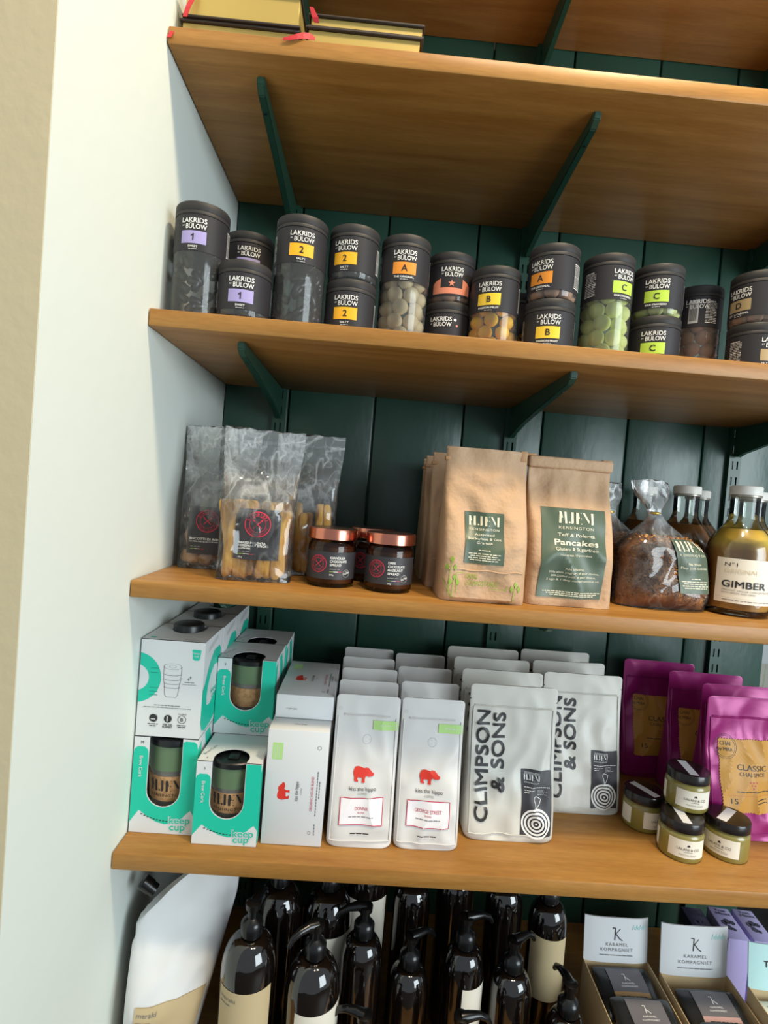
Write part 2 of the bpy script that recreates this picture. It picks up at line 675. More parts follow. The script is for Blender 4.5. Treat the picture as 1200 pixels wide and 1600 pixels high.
# ------------------------------------------------------------------ soft bags
def bag(W, D, H, Y0=None, n=None, wr=.002, seed=0, nu=22, nv=26, cor=0., s1=18., s2=34., rag=0.):
    """W,D,Y0,n are functions of v in 0..1; returns (MB, front map)"""
    Y0 = Y0 or (lambda v: 0)
    n = n or (lambda v: 2.4)

    def dsp(x, z, sg):
        v = max(0, min(1, z / H))
        a = W(v) / 2
        q = min(1, abs(x) / a)
        p = Vector((x, z * .8 + sg * 3, seed * 1.7))
        d = .6 * noise.noise(p * s1) + .9 * (.32 - abs(noise.noise(p * s2 + Vector((3, 1, 0)))))
        return wr * d * (1 - q ** 6) * min(1, D(v) * 60 + .12) * (1 if v > .03 else v / .03)

    def half(v):
        a = W(v) / 2
        if cor:
            for e in (H * (1 - v), H * v):
                if e < cor:
                    a -= cor - math.sqrt(max(0, cor * cor - (cor - e) ** 2))
        return a

    def yy(x, v, sg):
        a, b = half(v), D(v) / 2
        q = min(1, abs(x) / a)
        return Y0(v) + sg * (b * (1 - q ** n(v)) ** (1 / n(v))) + sg * dsp(x, v * H, sg)
    mb = MB()
    rings = []
    vs = []
    vv = sorted(set([i / nv for i in range(nv + 1)] + ([cor / H * t for t in (.15, .4, .7)] + [1 - cor / H * t for t in (.15, .4, .7)] if cor else [])))
    for v in vv:
        a = half(v)
        row = []
        for i in range(nu + 1):
            x = a * math.sin(PI / 2 * (2 * i / nu - 1))
            row.append((x, yy(x, v, -1), v * H + (rag * noise.noise(Vector((x * 60, seed, 0))) if v > .999 else 0)))
        for i in range(nu - 1, 0, -1):
            x = a * math.sin(PI / 2 * (2 * i / nu - 1))
            row.append((x, yy(x, v, 1), v * H + (rag * noise.noise(Vector((x * 60, seed, 0))) if v > .999 else 0)))
        rings.append(len(vs))
        vs += row
    m = 2 * nu
    fs = []
    for j in range(len(vv) - 1):
        for i in range(m):
            fs.append((rings[j] + i, rings[j] + (i + 1) % m, rings[j + 1] + (i + 1) % m, rings[j + 1] + i))
    fs.append(tuple(reversed(range(m))))
    fs.append(tuple(rings[-1] + i for i in range(m)))
    mb.add(vs, fs)
    fm = lambda u, v, k: Vector((u, yy(u, max(0., min(1., v / H)), -1) - k - .0009, v))
    return mb, fm


def sm(a, b, x):
    t = max(0., min(1., (x - a) / (b - a)))
    return t * t * (3 - 2 * t)


# ------------------------------------------------------------------ the setting
S1, S2, S3, S4, S5, S0B, D, TH = 2.0426, 1.6751, 1.3103, .934, .575, 2.3848, .3878, .0234
XE = 1.178
struct(MB().box((-.12, -.2301, 0), (0, .52, 2.9)).obj('wall_left', 'white_plaster'))
struct(MB().box((-1.6, -.2301, 0), (-.121, -.13, 2.9)).obj('wall_front', 'cream_plaster'))
# plaster return: the cream face of the left wall's end
struct(MB().box((-.121, -.2311, 0), (-.0005, -.2303, 2.9)).obj('trim_1', 'cream_plaster'))
wbk = struct(MB().box((0.0005, D + .022, 0), (XE, .52, 2.9)).obj('wall_back', 'green_paint'))
edges = [0.0005, .133, .3095, .4945, .6605, .8395, 1.0025, XE]
for a, b in zip(edges, edges[1:]):
    mb = MB()
    mb.bbox((a + .0012, D, .02), (b - .0012, D + .024, 2.9), .0045, 2)
    mb.obj('plank', 'green_paint', wbk, True)
struct(MB().box((-1.7, -4, -.05), (4, .6, 0)).obj('floor', 'floor_wood'))


def board(name, z, label, y0=0., x1=XE + .0):
    o = MB().bbox((.001, y0, z - TH), (x1, D - .001, z), .0022, 2).obj(name, 'beech_wood', None, True)
    return tag(o, label, 'shelf', 'shelf boards')


board('shelf_board', S0B + TH, 'highest wooden shelf board, seen from below at the top edge')
board('shelf_board', S1, 'wooden shelf board carrying the gilt-edged books')
board('shelf_board', S2, 'wooden shelf board under the row of black-lidded candy jars')
board('shelf_board', S3, 'wooden shelf board carrying the paper bags and copper-lidded jars')
board('shelf_board', S4, 'wooden shelf board carrying the cup boxes and coffee bags')
board('shelf_board', S5, 'lowest wooden shelf board, under the dark pump bottles', y0=-.12)

# uprights with two columns of slots
UX = [.1155, .5925, 1.0665]
pitch = .0329


def upright():
    mb = MB()
    w, y0, y1 = .0125, D - .011, D - .009
    z0, z1 = .1, 2.88
    for x0, x1 in ((-w, -.0068), (-.0035, .0035), (.0068, w)):
        mb.box((x0, y0, z0), (x1, y1, z1))
    for x0, x1 in ((-.0068, -.0035), (.0035, .0068)):
        z = S3 - 36 * pitch
        prev = z0
        while z < z1 - .03:
            mb.box((x0, y0, prev), (x1, y1, z - .0085))
            prev = z + .0085
            z += pitch
        mb.box((x0, y0, prev), (x1, y1, z1))
    mb.box((-w, y1, z0), (-w + .0016, D - .0002, z1))
    mb.box((w - .0016, y1, z0), (w, D - .0002, z1))
    return mb.mesh('shelf_upright', 'green_metal')


um = upright()
for x, t in zip(UX, ('nearest the white wall', 'second from the white wall', 'furthest from the white wall')):
    tag(link('shelf_upright', um, None, (x, 0, 0)), 'green slotted metal shelf upright ' + t, 'upright', 'shelf uprights')


def bracket():
    mb = MB()
    # side profile in (y,z), below the board
    pr = [(.040, 0), (.042, -.010), (.055, -.017), (.16, -.028), (.29, -.044), (.352, -.056), (.368, -.062), (.375, -.058), (.376, 0)]
    pr = [(y, z - .0002) for y, z in pr]
    t = .0055
    mb.prism(pr, lambda u, v, k: Vector((t + k, u, v)), 2 * t)
    me = mb.mesh('shelf_bracket', 'green_metal')
    bm = bmesh.new()
    bm.from_mesh(me)
    bmesh.ops.bevel(bm, geom=bm.edges[:], offset=.0015, segments=2, affect='EDGES')
    bm.to_mesh(me)
    bm.free()
    return me


bme = bracket()
bscrew = MB().lathe([(.0022, 0), (.0022, .0008)], 10).mesh('screw', 'cup_lid_black')
for z, t in ((S0B, 'under the highest board'), (S1 - TH, 'under the book shelf'), (S2 - TH, 'under the candy jar shelf'), (S3 - TH, 'under the paper bag shelf'), (S4 - TH, 'under the coffee bag shelf'), (S5 - TH, 'under the lowest board')):
    for x, t2 in zip(UX, ('nearest the white wall', 'in the middle', 'at the right')):
        o = tag(link('shelf_bracket', bme, None, (x, 0, z)), 'green metal shelf bracket %s, %s' % (t, t2), 'bracket', 'shelf brackets')
        s = link('screw', bscrew, o, (0, .085, -.0215))
        s.rotation_euler = (PI, 0, 0)

# the opening beyond the planks: window, paving, planting outside
wn = struct(MB().box((XE + .001, D + .04, .25), (XE + .022, D + .09, 2.9)).box((1.95, D + .04, .25), (2.0, D + .09, 2.9)).box((XE + .022, D + .04, .2), (1.95, D + .09, .25)).obj('window_1', 'window_white'))
MB().box((XE + .022, D + .062, .25), (1.95, D + .066, 2.9)).obj('pane', 'clear_glass', wn)
struct(MB().box((XE, D + .13, -.06), (6, 5, -.02)).obj('trim_2', 'paving'))
for gi, (gx, gy, nb, hh) in enumerate(((1.60, .98, 150, 1.0), (1.98, 1.45, 120, 1.0))):
    t = thing('ornamental_grass', ('tall green grass plant outside the window, nearest the wall end', 'second grass plant outside the window, further away')[gi], 'plant', (gx, gy, -.02))
    for k in range(nb):
        rn = random.Random(k + 200 * gi)
        a = rn.uniform(0, 2 * PI)
        l = hh * rn.uniform(.7, 1.0)
        b = rn.uniform(.05, .3)
        mb = MB()
        n = 5
        w = .012
        vs = []
        for i in range(n + 1):
            f = i / n
            rr = .03 + b * f * f
            px, py = rr * math.cos(a), rr * math.sin(a)
            ww = w * (1 - f) + .001
            tx, ty = -math.sin(a) * ww, math.cos(a) * ww
            zz = l * (f - .25 * f ** 3 * b * 3)
            vs += [(px - tx, py - ty, zz), (px + .2 * ww * math.cos(a), py + .2 * ww * math.sin(a), zz), (px + tx, py + ty, zz)]
        fs = []
        for i in range(n):
            for j in range(2):
                fs.append((3 * i + j, 3 * i + j + 1, 3 * i + j + 4, 3 * i + j + 3))
        mb.add(vs, fs).obj('blade', ('leaf_green', 'leaf_pale')[k % 2], t)

# ------------------------------------------------------------------ books on the top board
def book(x0, x1, y0, z, h, label, ribbon, rz=0.):
    w = x1 - x0
    t = thing('book', label, 'book', (x0, y0, z + .0005), rz, 'gilt-edged books on the top shelf')
    dp = .14
    cv = .0032
    mb = MB()
    mb.bbox((0, -.002, 0), (w, dp, cv), .001, 1).bbox((0, -.002, h - cv), (w, dp, h), .001, 1).bbox((0, dp - .003, 0), (w, dp + .001, h), .001, 1)
    mb.obj('cover', 'book_cover', t, True)
    mb = MB()
    mb.bbox((.004, .002, cv), (w - .003, dp - .004, h - cv), .0006, 1)
    mb.obj('pages', 'gilt', t, True)
    if ribbon:
        pts = ribbon
        mb = MB()
        vs, fs = [], []
        for i, (x, y, zz, wd) in enumerate(pts):
            if wd < 0:
                vs += [(x, y, zz - wd), (x, y, zz + wd), (x, y + .0006, zz + wd), (x, y + .0006, zz - wd)]
            else:
                vs += [(x - wd, y, zz), (x + wd, y, zz), (x + wd, y + .0006, zz), (x - wd, y + .0006, zz)]
        for i in range(len(pts) - 1):
            for j in range(4):
                fs.append((4 * i + j, 4 * i + (j + 1) % 4, 4 * i + 4 + (j + 1) % 4, 4 * i + 4 + j))
        fs += [(0, 1, 2, 3), tuple(4 * (len(pts) - 1) + j for j in (3, 2, 1, 0))]
        mb.add(vs, fs).obj('ribbon', 'ribbon_red', t)
    return t


r1 = [(.014, -.0022, .006, .003), (.010, -.005, .003, .003), (.006, -.011, .0015, .003), (-.001, -.0165, -.006, .0028), (-.004, -.02, -.018, .0026)]
r2 = [(.018, -.0026, .03, .003), (.016, -.006, .022, .0034), (.011, -.009, .006, .0032), (.008, -.010, -.008, .0028)]
r3 = [(.014, -.0030, .0075, -.0020), (.008, -.0085, .0055, -.0040), (.000, -.0110, .0035, -.0042), (-.008, -.0125, .0005, -.0036), (-.016, -.0130, -.0025, -.0030), (-.026, -.0130, -.0050, -.0016)]
r4 = [(.012, -.003, .005, .003), (.010, -.005, .010, .0042), (.004, -.006, .022, .0026)]
zz = S1
book(.008, .170, .017, zz, .0235, 'lower gilt-edged book by the white wall with a red ribbon', r1)
book(.012, .170, .014, zz + .024, .044, 'thick upper gilt-edged book by the white wall with a red ribbon', r2)
book(.178, .335, .010, zz, .0255, 'lower gilt-edged book of the right pair with red ribbon', r3)
book(.180, .337, .013, zz + .026, .0185, 'thin upper gilt-edged book of the right pair with red ribbon', r4)

# ------------------------------------------------------------------ candy jars
JR = .0362


def jar_body(H, cl):
    p = [(JR - .003, .0), (JR - .0006, .0018), (JR, .004), (JR, H - .018), (JR - .002, H - .016)]
    return MB().lathe(p, 40, False).add(*disc_mesh(JR - .003, .0004, 40)).mesh('clear_body', 'clear_plastic', True)


def disc_mesh(r, z, n=32):
    return [(r * math.sin(2 * PI * i / n), -r * math.cos(2 * PI * i / n), z) for i in range(n)], [tuple(range(n))]


LIDM = MB().lathe([(JR - .001, 0), (JR + .0006, .0006), (JR + .0006, .0045), (JR + .0001, .0052), (JR + .0006, .006), (JR + .0006, .0155), (JR - .0004, .0172), (JR - .003, .0178), (JR - .004, .0172)], 48).mesh('lid', 'black_plastic', True)
BODYM, BANDM = {}, {}


def candy_jar(x, y, z, H, code, colr, sub, ang, label, seedk=0, group='candy jars', style=None):
    t = thing('candy_jar', label, 'jar', (x, y, z + .0004), 0, group)
    lz = H - .0178
    bh = .049 if H > .1 else .0485
    if H not in BODYM:
        BODYM[H] = jar_body(H, 0)
    link('clear_body', BODYM[H], t)
    link('lid', LIDM, t, (0, 0, lz))
    b0 = lz - .0006 - bh
    if bh not in BANDM:
        BANDM[bh] = MB().lathe([(JR + .0002, 0), (JR + .0004, .0002), (JR + .0004, bh - .0002), (JR + .0002, bh)], 48, False).mesh('label_band', 'jar_label_black', True)
    band = link('label_band', BANDM[bh], t, (0, 0, b0))
    p = Print(m_cyl(JR + .0004, ang), .004)
    top = bh - .0055
    p.text('LAKRIDS', 0, top - .0062, .0062, w=.0335, bold=.012)
    p.text('BÜLOW', .003, top - .0142, .0062, w=.0275, bold=.012)
    p.text('BY', -.0146, top - .0108, .0018, w=.0035)
    if style == 'star':
        p.poly([(.0055 * (1 if i % 2 == 0 else .42) * math.sin(i * PI / 5), top - .0245 + .0055 * (1 if i % 2 == 0 else .42) * math.cos(i * PI / 5)) for i in range(10)], 'salmon', 1)
        p.rect(-.03, .003, .03, .012, 'salmon', 0)
        for s in (-1, 1):
            p.poly([(s * .017, .012), (s * .03, .012), (s * .03, .018), (s * .026, .022), (s * .017, .0262)], 'salmon', 0)
    elif style == 'dots':
        p.disc(.022, top - .004, .0022, 'white_print')
        p.disc(.0255, top - .0125, .0017, 'salmon')
    elif style != 'back':
        p.rect(-.0172, top - .0338, .0172, top - .0168, colr, 0, 'colour_panel')
        p.text(code, 0, top - .0298, .0088, 'jar_label_black', bold=.015, lev=2)
        if code == '1':
            p.poly([(-.0006, top - .0212), (-.0006, top - .0232), (-.0030, top - .0246), (-.0030, top - .0230)], 'jar_label_black', 2, 'lettering')
        p.text(sub, 0, top - .0392, .0026, w=min(.03, .0026 * len(sub) * .95), bold=.02)
        p.dashes(-.0055, .0055, top - .042, .0009, 'light_grey_print', seed=3)
    # back panels: barcode block and lines of small print to the side
    for off, sd in ((.052, 1), (-.06, 2)) if style != 'back' else ((.012, 1), (-.05, 2)):
        for i in range(15):
            ln = .018 if i % 5 else .015
            p.dashes(off, off + ln, bh - .009 - i * .0024, .0011, 'light_grey_print' if i % 7 else 'white_print', seed=i + sd)
    if style == 'back':
        p.rect(-.012, .006, .002, bh - .006, 'light_grey_print', 0, 'barcode_panel')
        for i in range(9):
            p.rect(-.0105 + .0012 * i, .01, -.0099 + .0012 * i, bh - .012, 'dark_print', 1, 'barcode_panel')
    p.build(band)
    return t


BALL = {}


def ballmesh(r, m):
    if (r, m) not in BALL:
        mb = MB()
        n = 10
        prof = [(r * math.sin(PI * k / n), -r * math.cos(PI * k / n)) for k in range(n + 1)]
        prof[0] = (r * .02, prof[0][1])
        prof[-1] = (r * .02, prof[-1][1])
        BALL[(r, m)] = mb.lathe(prof, 16).mesh('candy_ball', m, 2)
    return BALL[(r, m)]


def balls(x, y, z, r, m, layers, label, group, view, z0=.0016, n=6, span=115, core=True):
    rad = JR - .0009 - r
    dz = r * 1.68
    for k in range(layers):
        zc = z + .0004 + z0 + r + k * dz
        for i in range(n):
            a = 2 * PI * (i + .5 * (k % 2)) / n + view + .13 * math.sin(k * 2.1)
            d = (a - view + PI) % (2 * PI) - PI
            if abs(d) > R(span):
                continue
            o = link('candy_ball', ballmesh(r, m), None, (x + rad * math.sin(a), y - rad * math.cos(a), zc + .0008 * math.sin(i * 3 + k)))
            o.rotation_euler = (k, i, k + i)
            tag(o, label, 'candy', group)


def liquorice(x, y, z, zt, label, group, view, seed, cnt=26):
    rn = random.Random(seed)
    pts = []
    for k in range(cnt):
        a = view + R(rn.uniform(-100, 100))
        rr = JR - .0075
        zc = z + .0075 + (zt - .014) * (k + .5) / cnt
        o = link('liquorice_piece', LIQ[k % 3], None, (x + rr * math.sin(a), y - rr * math.cos(a), zc))
        o.rotation_euler = (0, R(rn.uniform(-80, 80)), a)
        tag(o, label, 'liquorice', group)


def capsule(L, r, bend):
    pts = [((t - .5) * L, -.25 * r * math.cos(0) + bend * ((t - .5) ** 2) * 4, 0) for t in [0, .04, .12, .3, .5, .7, .88, .96, 1]]
    rad = [r * .3, r * .75, r, r, r, r, r, r * .75, r * .3]
    return MB().tube(pts, rad, 10).mesh('liquorice_piece', 'liquorice', 2)


LIQ = [capsule(.02, .0058, .004), capsule(.016, .006, .003), capsule(.024, .0052, .005)]
CORE = MB()
HS, HT = .0772, .1535

jars = [
    # x, y, H, stack z, code, colour, sub, angle, label, contents
    (.0470, .052, HT, 0, '1', 'lilac', 'SWEET', 0, 'tall black-lidded jar with lilac number 1 panel beside the white wall', ('liq', None)),
    (.0965, .128, HS, HS, '1', 'lilac', 'SWEET', 12, 'small jar with lilac number 1 panel on top at the back', None),
    (.0965, .128, HS, 0, '1', 'lilac', 'SWEET', 12, 'small jar at the back under another lilac number 1 jar', None),
    (.1150, .0415, HS, 0, '1', 'lilac', 'SWEET', 6, 'small black jar with lilac number 1 panel at the shelf front', ('dark', None)),
    (.1870, .060, HT, 0, '2', 'yellow', 'SALTY', 9, 'tall black-lidded jar with yellow number 2 panel', ('liq', None)),
    (.2622, .076, HS, HS, '2', 'yellow', 'SALTY', -17, 'upper of two stacked small jars with yellow number 2 panel', ('dark', None)),
    (.2622, .074, HS, 0, '2', 'yellow', 'SALTY', -7, 'lower of two stacked small jars with yellow number 2 panel', ('dark', None)),
    (.3390, .088, HT, 0, 'A', 'orange', 'THE ORIGINAL', -3, 'tall jar of cream candy balls with orange letter A panel', ('ball', 'candy_cream', 5)),
    (.4140, .128, HS - .002, HS, '', 'salmon', '', -4, 'upper small jar with a salmon star printed on black', ('strip', 'candy_brown')),
    (.4130, .126, HS, 0, '', 'salmon', '', -22, 'lower small jar with salmon dots, under the star jar', None),
    (.4790, .093, .1235, 0, 'B', 'lemon', 'PASSION FRUIT', -25, 'medium jar of yellow candy balls with yellow letter B panel', ('ball', 'candy_yellow', 5)),
    (.5380, .185, .1235, 0, 'B', 'lemon', 'PASSION FRUIT', -60, 'jar of yellow candy balls at the back behind the stacked A jar', ('ball', 'candy_yellow', 5)),
    (.5590, .0735, HS, HS, 'A', 'orange', 'THE ORIGINAL', -45, 'small jar with orange letter A panel stacked on a B jar', ('strip', 'candy_brown')),
    (.5590, .0750, HS, 0, 'B', 'lemon', 'PASSION FRUIT', -17, 'small jar with yellow letter B panel under an A jar', ('strip', 'candy_yellow')),
    (.6460, .084, HT, 0, 'C', 'lime', 'SOUR STRAWBERRY', 17, 'tall jar of green candy balls with lime letter C panel', ('ball', 'candy_green', 5)),
    (.7330, .104, HS, HS, 'C', 'lime', 'SOUR STRAWBERRY', -27, 'upper of two stacked small jars with lime letter C panel', ('strip', 'candy_green')),
    (.7330, .102, HS, 0, 'C', 'lime', 'SOUR STRAWBERRY', -27, 'lower of two stacked small jars with lime letter C panel', ('strip', 'candy_green')),
    (.8310, .160, HT, 0, 'D', 'tan_label', 'SALT & CARAMEL', 152, 'tall jar of brown candy balls turned with its small print forward', ('ball', 'candy_brown', 5)),
    (.8830, .092, HS, HS, 'D', 'tan_label', 'SALT & CARAMEL', -72, 'upper of two stacked small jars with tan letter D panel', ('strip', 'candy_brown')),
    (.8830, .090, HS, 0, 'D', 'tan_label', 'SALT & CARAMEL', 8, 'lower of two stacked small jars with tan letter D panel', ('strip', 'candy_brown')),
]
for k, (x, y, H, dz, code, colr, sub, ang, label, con) in enumerate(jars):
    st = 'star' if 'star printed' in label else 'dots' if 'salmon dots' in label else 'back' if 'small print' in label else None
    a = R(-30) if st == 'back' else R(ang)
    z = S2 + (dz + .0006 if dz else 0)
    candy_jar(x, y, z, H, code, colr, sub, a, label, k, style=st)
    view = math.atan2(.313 - x, y + .739)
    if not con:
        continue
    if con[0] == 'ball':
        r = {'candy_yellow': .0104, 'candy_cream': .0116, 'candy_green': .0122, 'candy_brown': .0118}[con[1]]
        nm = {'candy_yellow': 'yellow', 'candy_cream': 'cream-coloured', 'candy_green': 'pale green', 'candy_brown': 'brown'}[con[1]]
        wh = 'the medium B jar' if k == 10 else 'the B jar at the back' if k == 11 else {'A': 'the tall A jar', 'C': 'the tall C jar', 'D': 'the tall jar with small print forward'}[code]
        balls(x, y, z, r, con[1], con[2], '%s candy ball inside %s' % (nm, wh), '%s candy balls in %s' % (nm, wh), view)
    elif con[0] == 'strip':
        nm = {'candy_yellow': 'yellow', 'candy_green': 'pale green', 'candy_brown': 'brown'}[con[1]]
        wh = 'the ' + label
        short = {8: 'the star jar', 12: 'the small A jar', 13: 'the small B jar', 15: 'the upper small C jar', 16: 'the lower small C jar', 18: 'the upper small D jar', 19: 'the lower small D jar'}[k]
        balls(x, y, z, .0108, con[1], 1, '%s candy ball at the bottom of %s' % (nm, short), '%s candy balls in %s' % (nm, short), view, n=7)
    elif con[0] == 'liq':
        liquorice(x, y, z, .09, 'black liquorice piece inside the tall %s-panelled jar' % colr, 'liquorice in the tall %s-panelled jar' % colr, view, k)
    elif con[0] == 'dark':
        short = {3: 'the small number 1 jar at the front', 5: 'the upper small number 2 jar', 6: 'the lower small number 2 jar'}[k]
        balls(x, y, z, .0108, 'liquorice', 1, 'black liquorice ball at the bottom of ' + short, 'liquorice balls in ' + short, view, n=7)

# ------------------------------------------------------------------ cellophane bags of crackers
def giri_badge(p, u, v, r, m='crimson', text=True, lev=2):
    p.ring(u, v, r * .93, r, m, lev)
    p.ring(u, v, r * .60, r * .64, m, lev)
    if text:
        s = 'GIRIBIZZI'
        for i, c in enumerate(s):
            a = R(-62 + 124 * i / (len(s) - 1))
            p.text(c, u + r * .69 * math.sin(a), v + r * .69 * math.cos(a), r * .19, m, rot=-a, bold=.02, lev=lev)
        s = 'SPECIAL QUALITY'
        for i, c in enumerate(s):
            if c == ' ':
                continue
            a = R(-66 + 132 * i / (len(s) - 1))
            p.text(c, u + r * .86 * math.sin(a), v - r * .86 * math.cos(a), r * .13, m, rot=a, lev=lev)
    for sg in (-1, 1):
        p.line([(u - sg * r * .32, v - r * .30), (u + sg * r * .32, v + r * .30)], r * .07, m, lev)
    p.poly([(u + r * .2, v + r * .26), (u + r * .3, v + r * .16), (u + r * .4, v + r * .34), (u + r * .33, v + r * .42)], m, lev)
    p.poly([(u - r * .14, v + r * .2), (u - r * .22, v + r * .13), (u - r * .38, v + r * .30), (u - r * .33, v + r * .38)], m, lev)


def cello(name, label, loc, rz, W, Dp, H, seed, fill, lab=None):
    t = thing(name, label, 'bag', loc, rz, 'cellophane bags of crackers')
    mb, fm = bag(lambda v: W * (1 + .10 * sm(.55, .95, v)), lambda v: Dp * (1 - sm(fill * .9, .86, v)) + .0015, H, lambda v: .012 * sm(.5, 1, v), lambda v: 5 - 2.6 * sm(fill * .8, .9, v), .012, seed, 30, 34, s1=14, s2=30, rag=.004)
    mb.obj('wrapper', 'cellophane', t, True)
    # sealed band near the top
    b = MB()
    vs, fs = [], []
    nn = 24
    for i in range(nn + 1):
        u = (i / nn - .5) * W * 1.09
        for v in (H * .905, H * .925):
            vs.append(fm(u, v, .0008))
    for i in range(nn):
        fs.append((2 * i, 2 * i + 2, 2 * i + 3, 2 * i + 1))
    b.add(vs, fs).obj('seal_strip', 'cellophane', t)
    if lab:
        u0, v0, u1, v1, kind = lab
        pm = m_plane((u0, -Dp / 2 - .0035, v0), (1, 0, 0), (0, 0, 1))
        w, h = u1 - u0, v1 - v0
        cu_ = lambda u, v, k: pm(u, v, k) + Vector((0, .006 * (abs(u / w - .5) * 2) ** 3 + .004 * sm(.8, 1, v / h), 0))
        m2 = MB()
        vs, fs = [], []
        for i in range(13):
            for j in range(9):
                vs.append(cu_(w * i / 12, h * j / 8, 0))
        for i in range(13):
            for j in range(9):
                vs.append(cu_(w * i / 12, h * j / 8, -.0004))
        for kk in (0, 117):
            for i in range(12):
                for j in range(8):
                    q = kk + i * 9 + j
                    fs.append((q, q + 9, q + 10, q + 1))
        lo = m2.add(vs, fs).obj('paper_label', 'label_charcoal', t, True)
        p = Print(cu_, .005)
        giri_badge(p, w * .5, h * .70, w * .29)
        if kind == 'polenta':
            p.text('BAKED POLENTA', w * .1, h * .31, h * .042, al='l', bold=.02, w=w * .60)
            p.text('ROSEMARY STICKS', w * .1, h * .255, h * .042, al='l', bold=.02, w=w * .67)
            p.text('GLUTEN FREE', w * .1, h * .205, h * .028, al='l', bold=.02, w=w * .27)
            p.text('100 g', w * .1, h * .03, h * .03, al='l')
        else:
            p.text('BISCOTTI DI RISO', w * .07, h * .30, h * .045, al='l', bold=.02, w=w * .78)
            p.text('GLUTEN FREE & LACTOSE FREE', w * .07, h * .25, h * .026, al='l', w=w * .74)
        p.rect(w * .1, h * .105, w * .22, h * .115, 'leaf_print', 2)
        p.rect(w * .22, h * .105, w * .35, h * .115, 'white_print', 2)
        p.rect(w * .35, h * .105, w * .47, h * .115, 'crimson', 2)
        p.dashes(w * .1, w * .36, h * .15, h * .018, 'grey_print', seed=4)
        p.build(lo)
    return t


def stickmesh(L, w, t, seed):
    mb = MB()
    rn = random.Random(seed)
    n, m = 9, 10
    vs, fs = [], []
    for i in range(n + 1):
        f = (0, .012, .045, .12, .3, .5, .7, .88, .955, 1)[i] if i < 9 else .99
        e = math.sqrt(max(.03, 1 - abs(2 * f - 1) ** 14))
        ww = w * e * (1 + .12 * math.sin(f * 5 + seed))
        for j in range(m):
            a = 2 * PI * j / m
            c, s_ = math.cos(a), math.sin(a)
            vs.append((ww / 2 * math.copysign(abs(c) ** .6, c) + .004 * math.sin(f * 3 + seed), t / 2 * e * math.copysign(abs(s_) ** .7, s_) + .0015 * math.sin(f * 4 + seed * 2), L * f))
    for i in range(n):
        for j in range(m):
            fs.append((i * m + j, i * m + (j + 1) % m, (i + 1) * m + (j + 1) % m, (i + 1) * m + j))
    fs += [tuple(range(m)), tuple(n * m + j for j in range(m))]
    return mb.add(vs, fs).mesh('cracker_stick', 'polenta', 2)


STK = [stickmesh(.116, .0155, .0085, s) for s in (0, 1, 2)] + [stickmesh(.1, .014, .009, 3)]
rn = random.Random(3)
cello('cracker_bag', 'clear bag of polenta sticks with black label at the shelf front', (.149, .088, S3 + .0005), R(5), .110, .062, .225, 3, .52, (-.0295, .032, .0355, .106, 'polenta'))
cello('cracker_bag', 'clear bag of biscotti with black label beside the white wall', (.066, .168, S3 + .0005), R(4), .112, .06, .232, 8, .42, (-.040, .024, .022, .100, 'biscotti'))
cello('cracker_bag', 'clear bag of polenta sticks without visible label, behind the front bag', (.208, .172, S3 + .0005), R(-4), .104, .058, .232, 12, .5)
c5, s5 = math.cos(R(5)), math.sin(R(5))
for row, (yy_, cnt) in enumerate(((-.0215, 8), (-.008, 7), (.006, 7), (.019, 6))):
    for i in range(cnt):
        lx = -.044 + .088 * (i + .5) / cnt + rn.uniform(-.002, .002)
        px, py = .149 + lx * c5 - yy_ * s5, .088 + lx * s5 + yy_ * c5
        o = link('cracker_stick', STK[(i + row) % 4], None, (px, py, S3 + .0035 + (.004 if (i + row) % 4 == 3 else 0)))
        tilt = rn.uniform(-.10, .10) if row else (-.04, -.02, .2, .08, .16, .02, .13, .03)[i] * .55
        o.rotation_euler = (rn.uniform(-.03, .03), tilt, rn.uniform(-.2, .2))
        tag(o, 'golden polenta stick inside the front cracker bag', 'cracker', 'polenta sticks in the front bag')
for i in range(6):
    for yy_ in (-.014, .006):
        o = link('cracker_stick', STK[i % 4], None, (.208 - .036 + .0145 * i, .172 + yy_, S3 + .004))
        o.rotation_euler = (0, rn.uniform(-.07, .07), rn.uniform(-.3, .3))
        tag(o, 'golden polenta stick inside the cracker bag behind', 'cracker', 'polenta sticks in the bag behind')


def lump(r, seed, m, name, sq=(1, .7, .8), amp=.35):
    bm = bmesh.new()
    bmesh.ops.create_icosphere(bm, subdivisions=3, radius=r)
    for v in bm.verts:
        d = 1 + amp * noise.noise(v.co * (1.1 / r) + Vector((seed * 7, 0, 0))) + .12 * noise.noise(v.co * (3.5 / r))
        v.co = Vector((v.co.x * sq[0] * d, v.co.y * sq[1] * d, v.co.z * sq[2] * d))
    me = bpy.data.meshes.new(name)
    bm.to_mesh(me)
    bm.free()
    me.polygons.foreach_set('use_smooth', [True] * len(me.polygons))
    me.materials.append(MATS[m])
    return me


BIS = [lump(.0165, s, 'biscuit', 'biscotti_piece') for s in (1, 2, 3)]
for i, (lx, ly, lz) in enumerate(((-.036, -.012, .016), (-.008, -.013, .015), (.022, -.012, .016), (-.038, .012, .018), (.0, .014, .016), (.036, .010, .018), (-.037, -.010, .045), (-.012, .010, .044), (.026, .006, .046), (-.034, .012, .070), (.036, -.012, .042))):
    o = link('biscotti_piece', BIS[i % 3], None, (.066 + lx, .168 + ly, S3 + .003 + lz))
    o.rotation_euler = (i * 1.3, i * .7, i * 2.1)
    tag(o, 'knobbly brown biscotti inside the bag by the white wall', 'biscuit', 'biscotti in the bag by the wall')

# ------------------------------------------------------------------ chocolate spread jars
CR = .0358


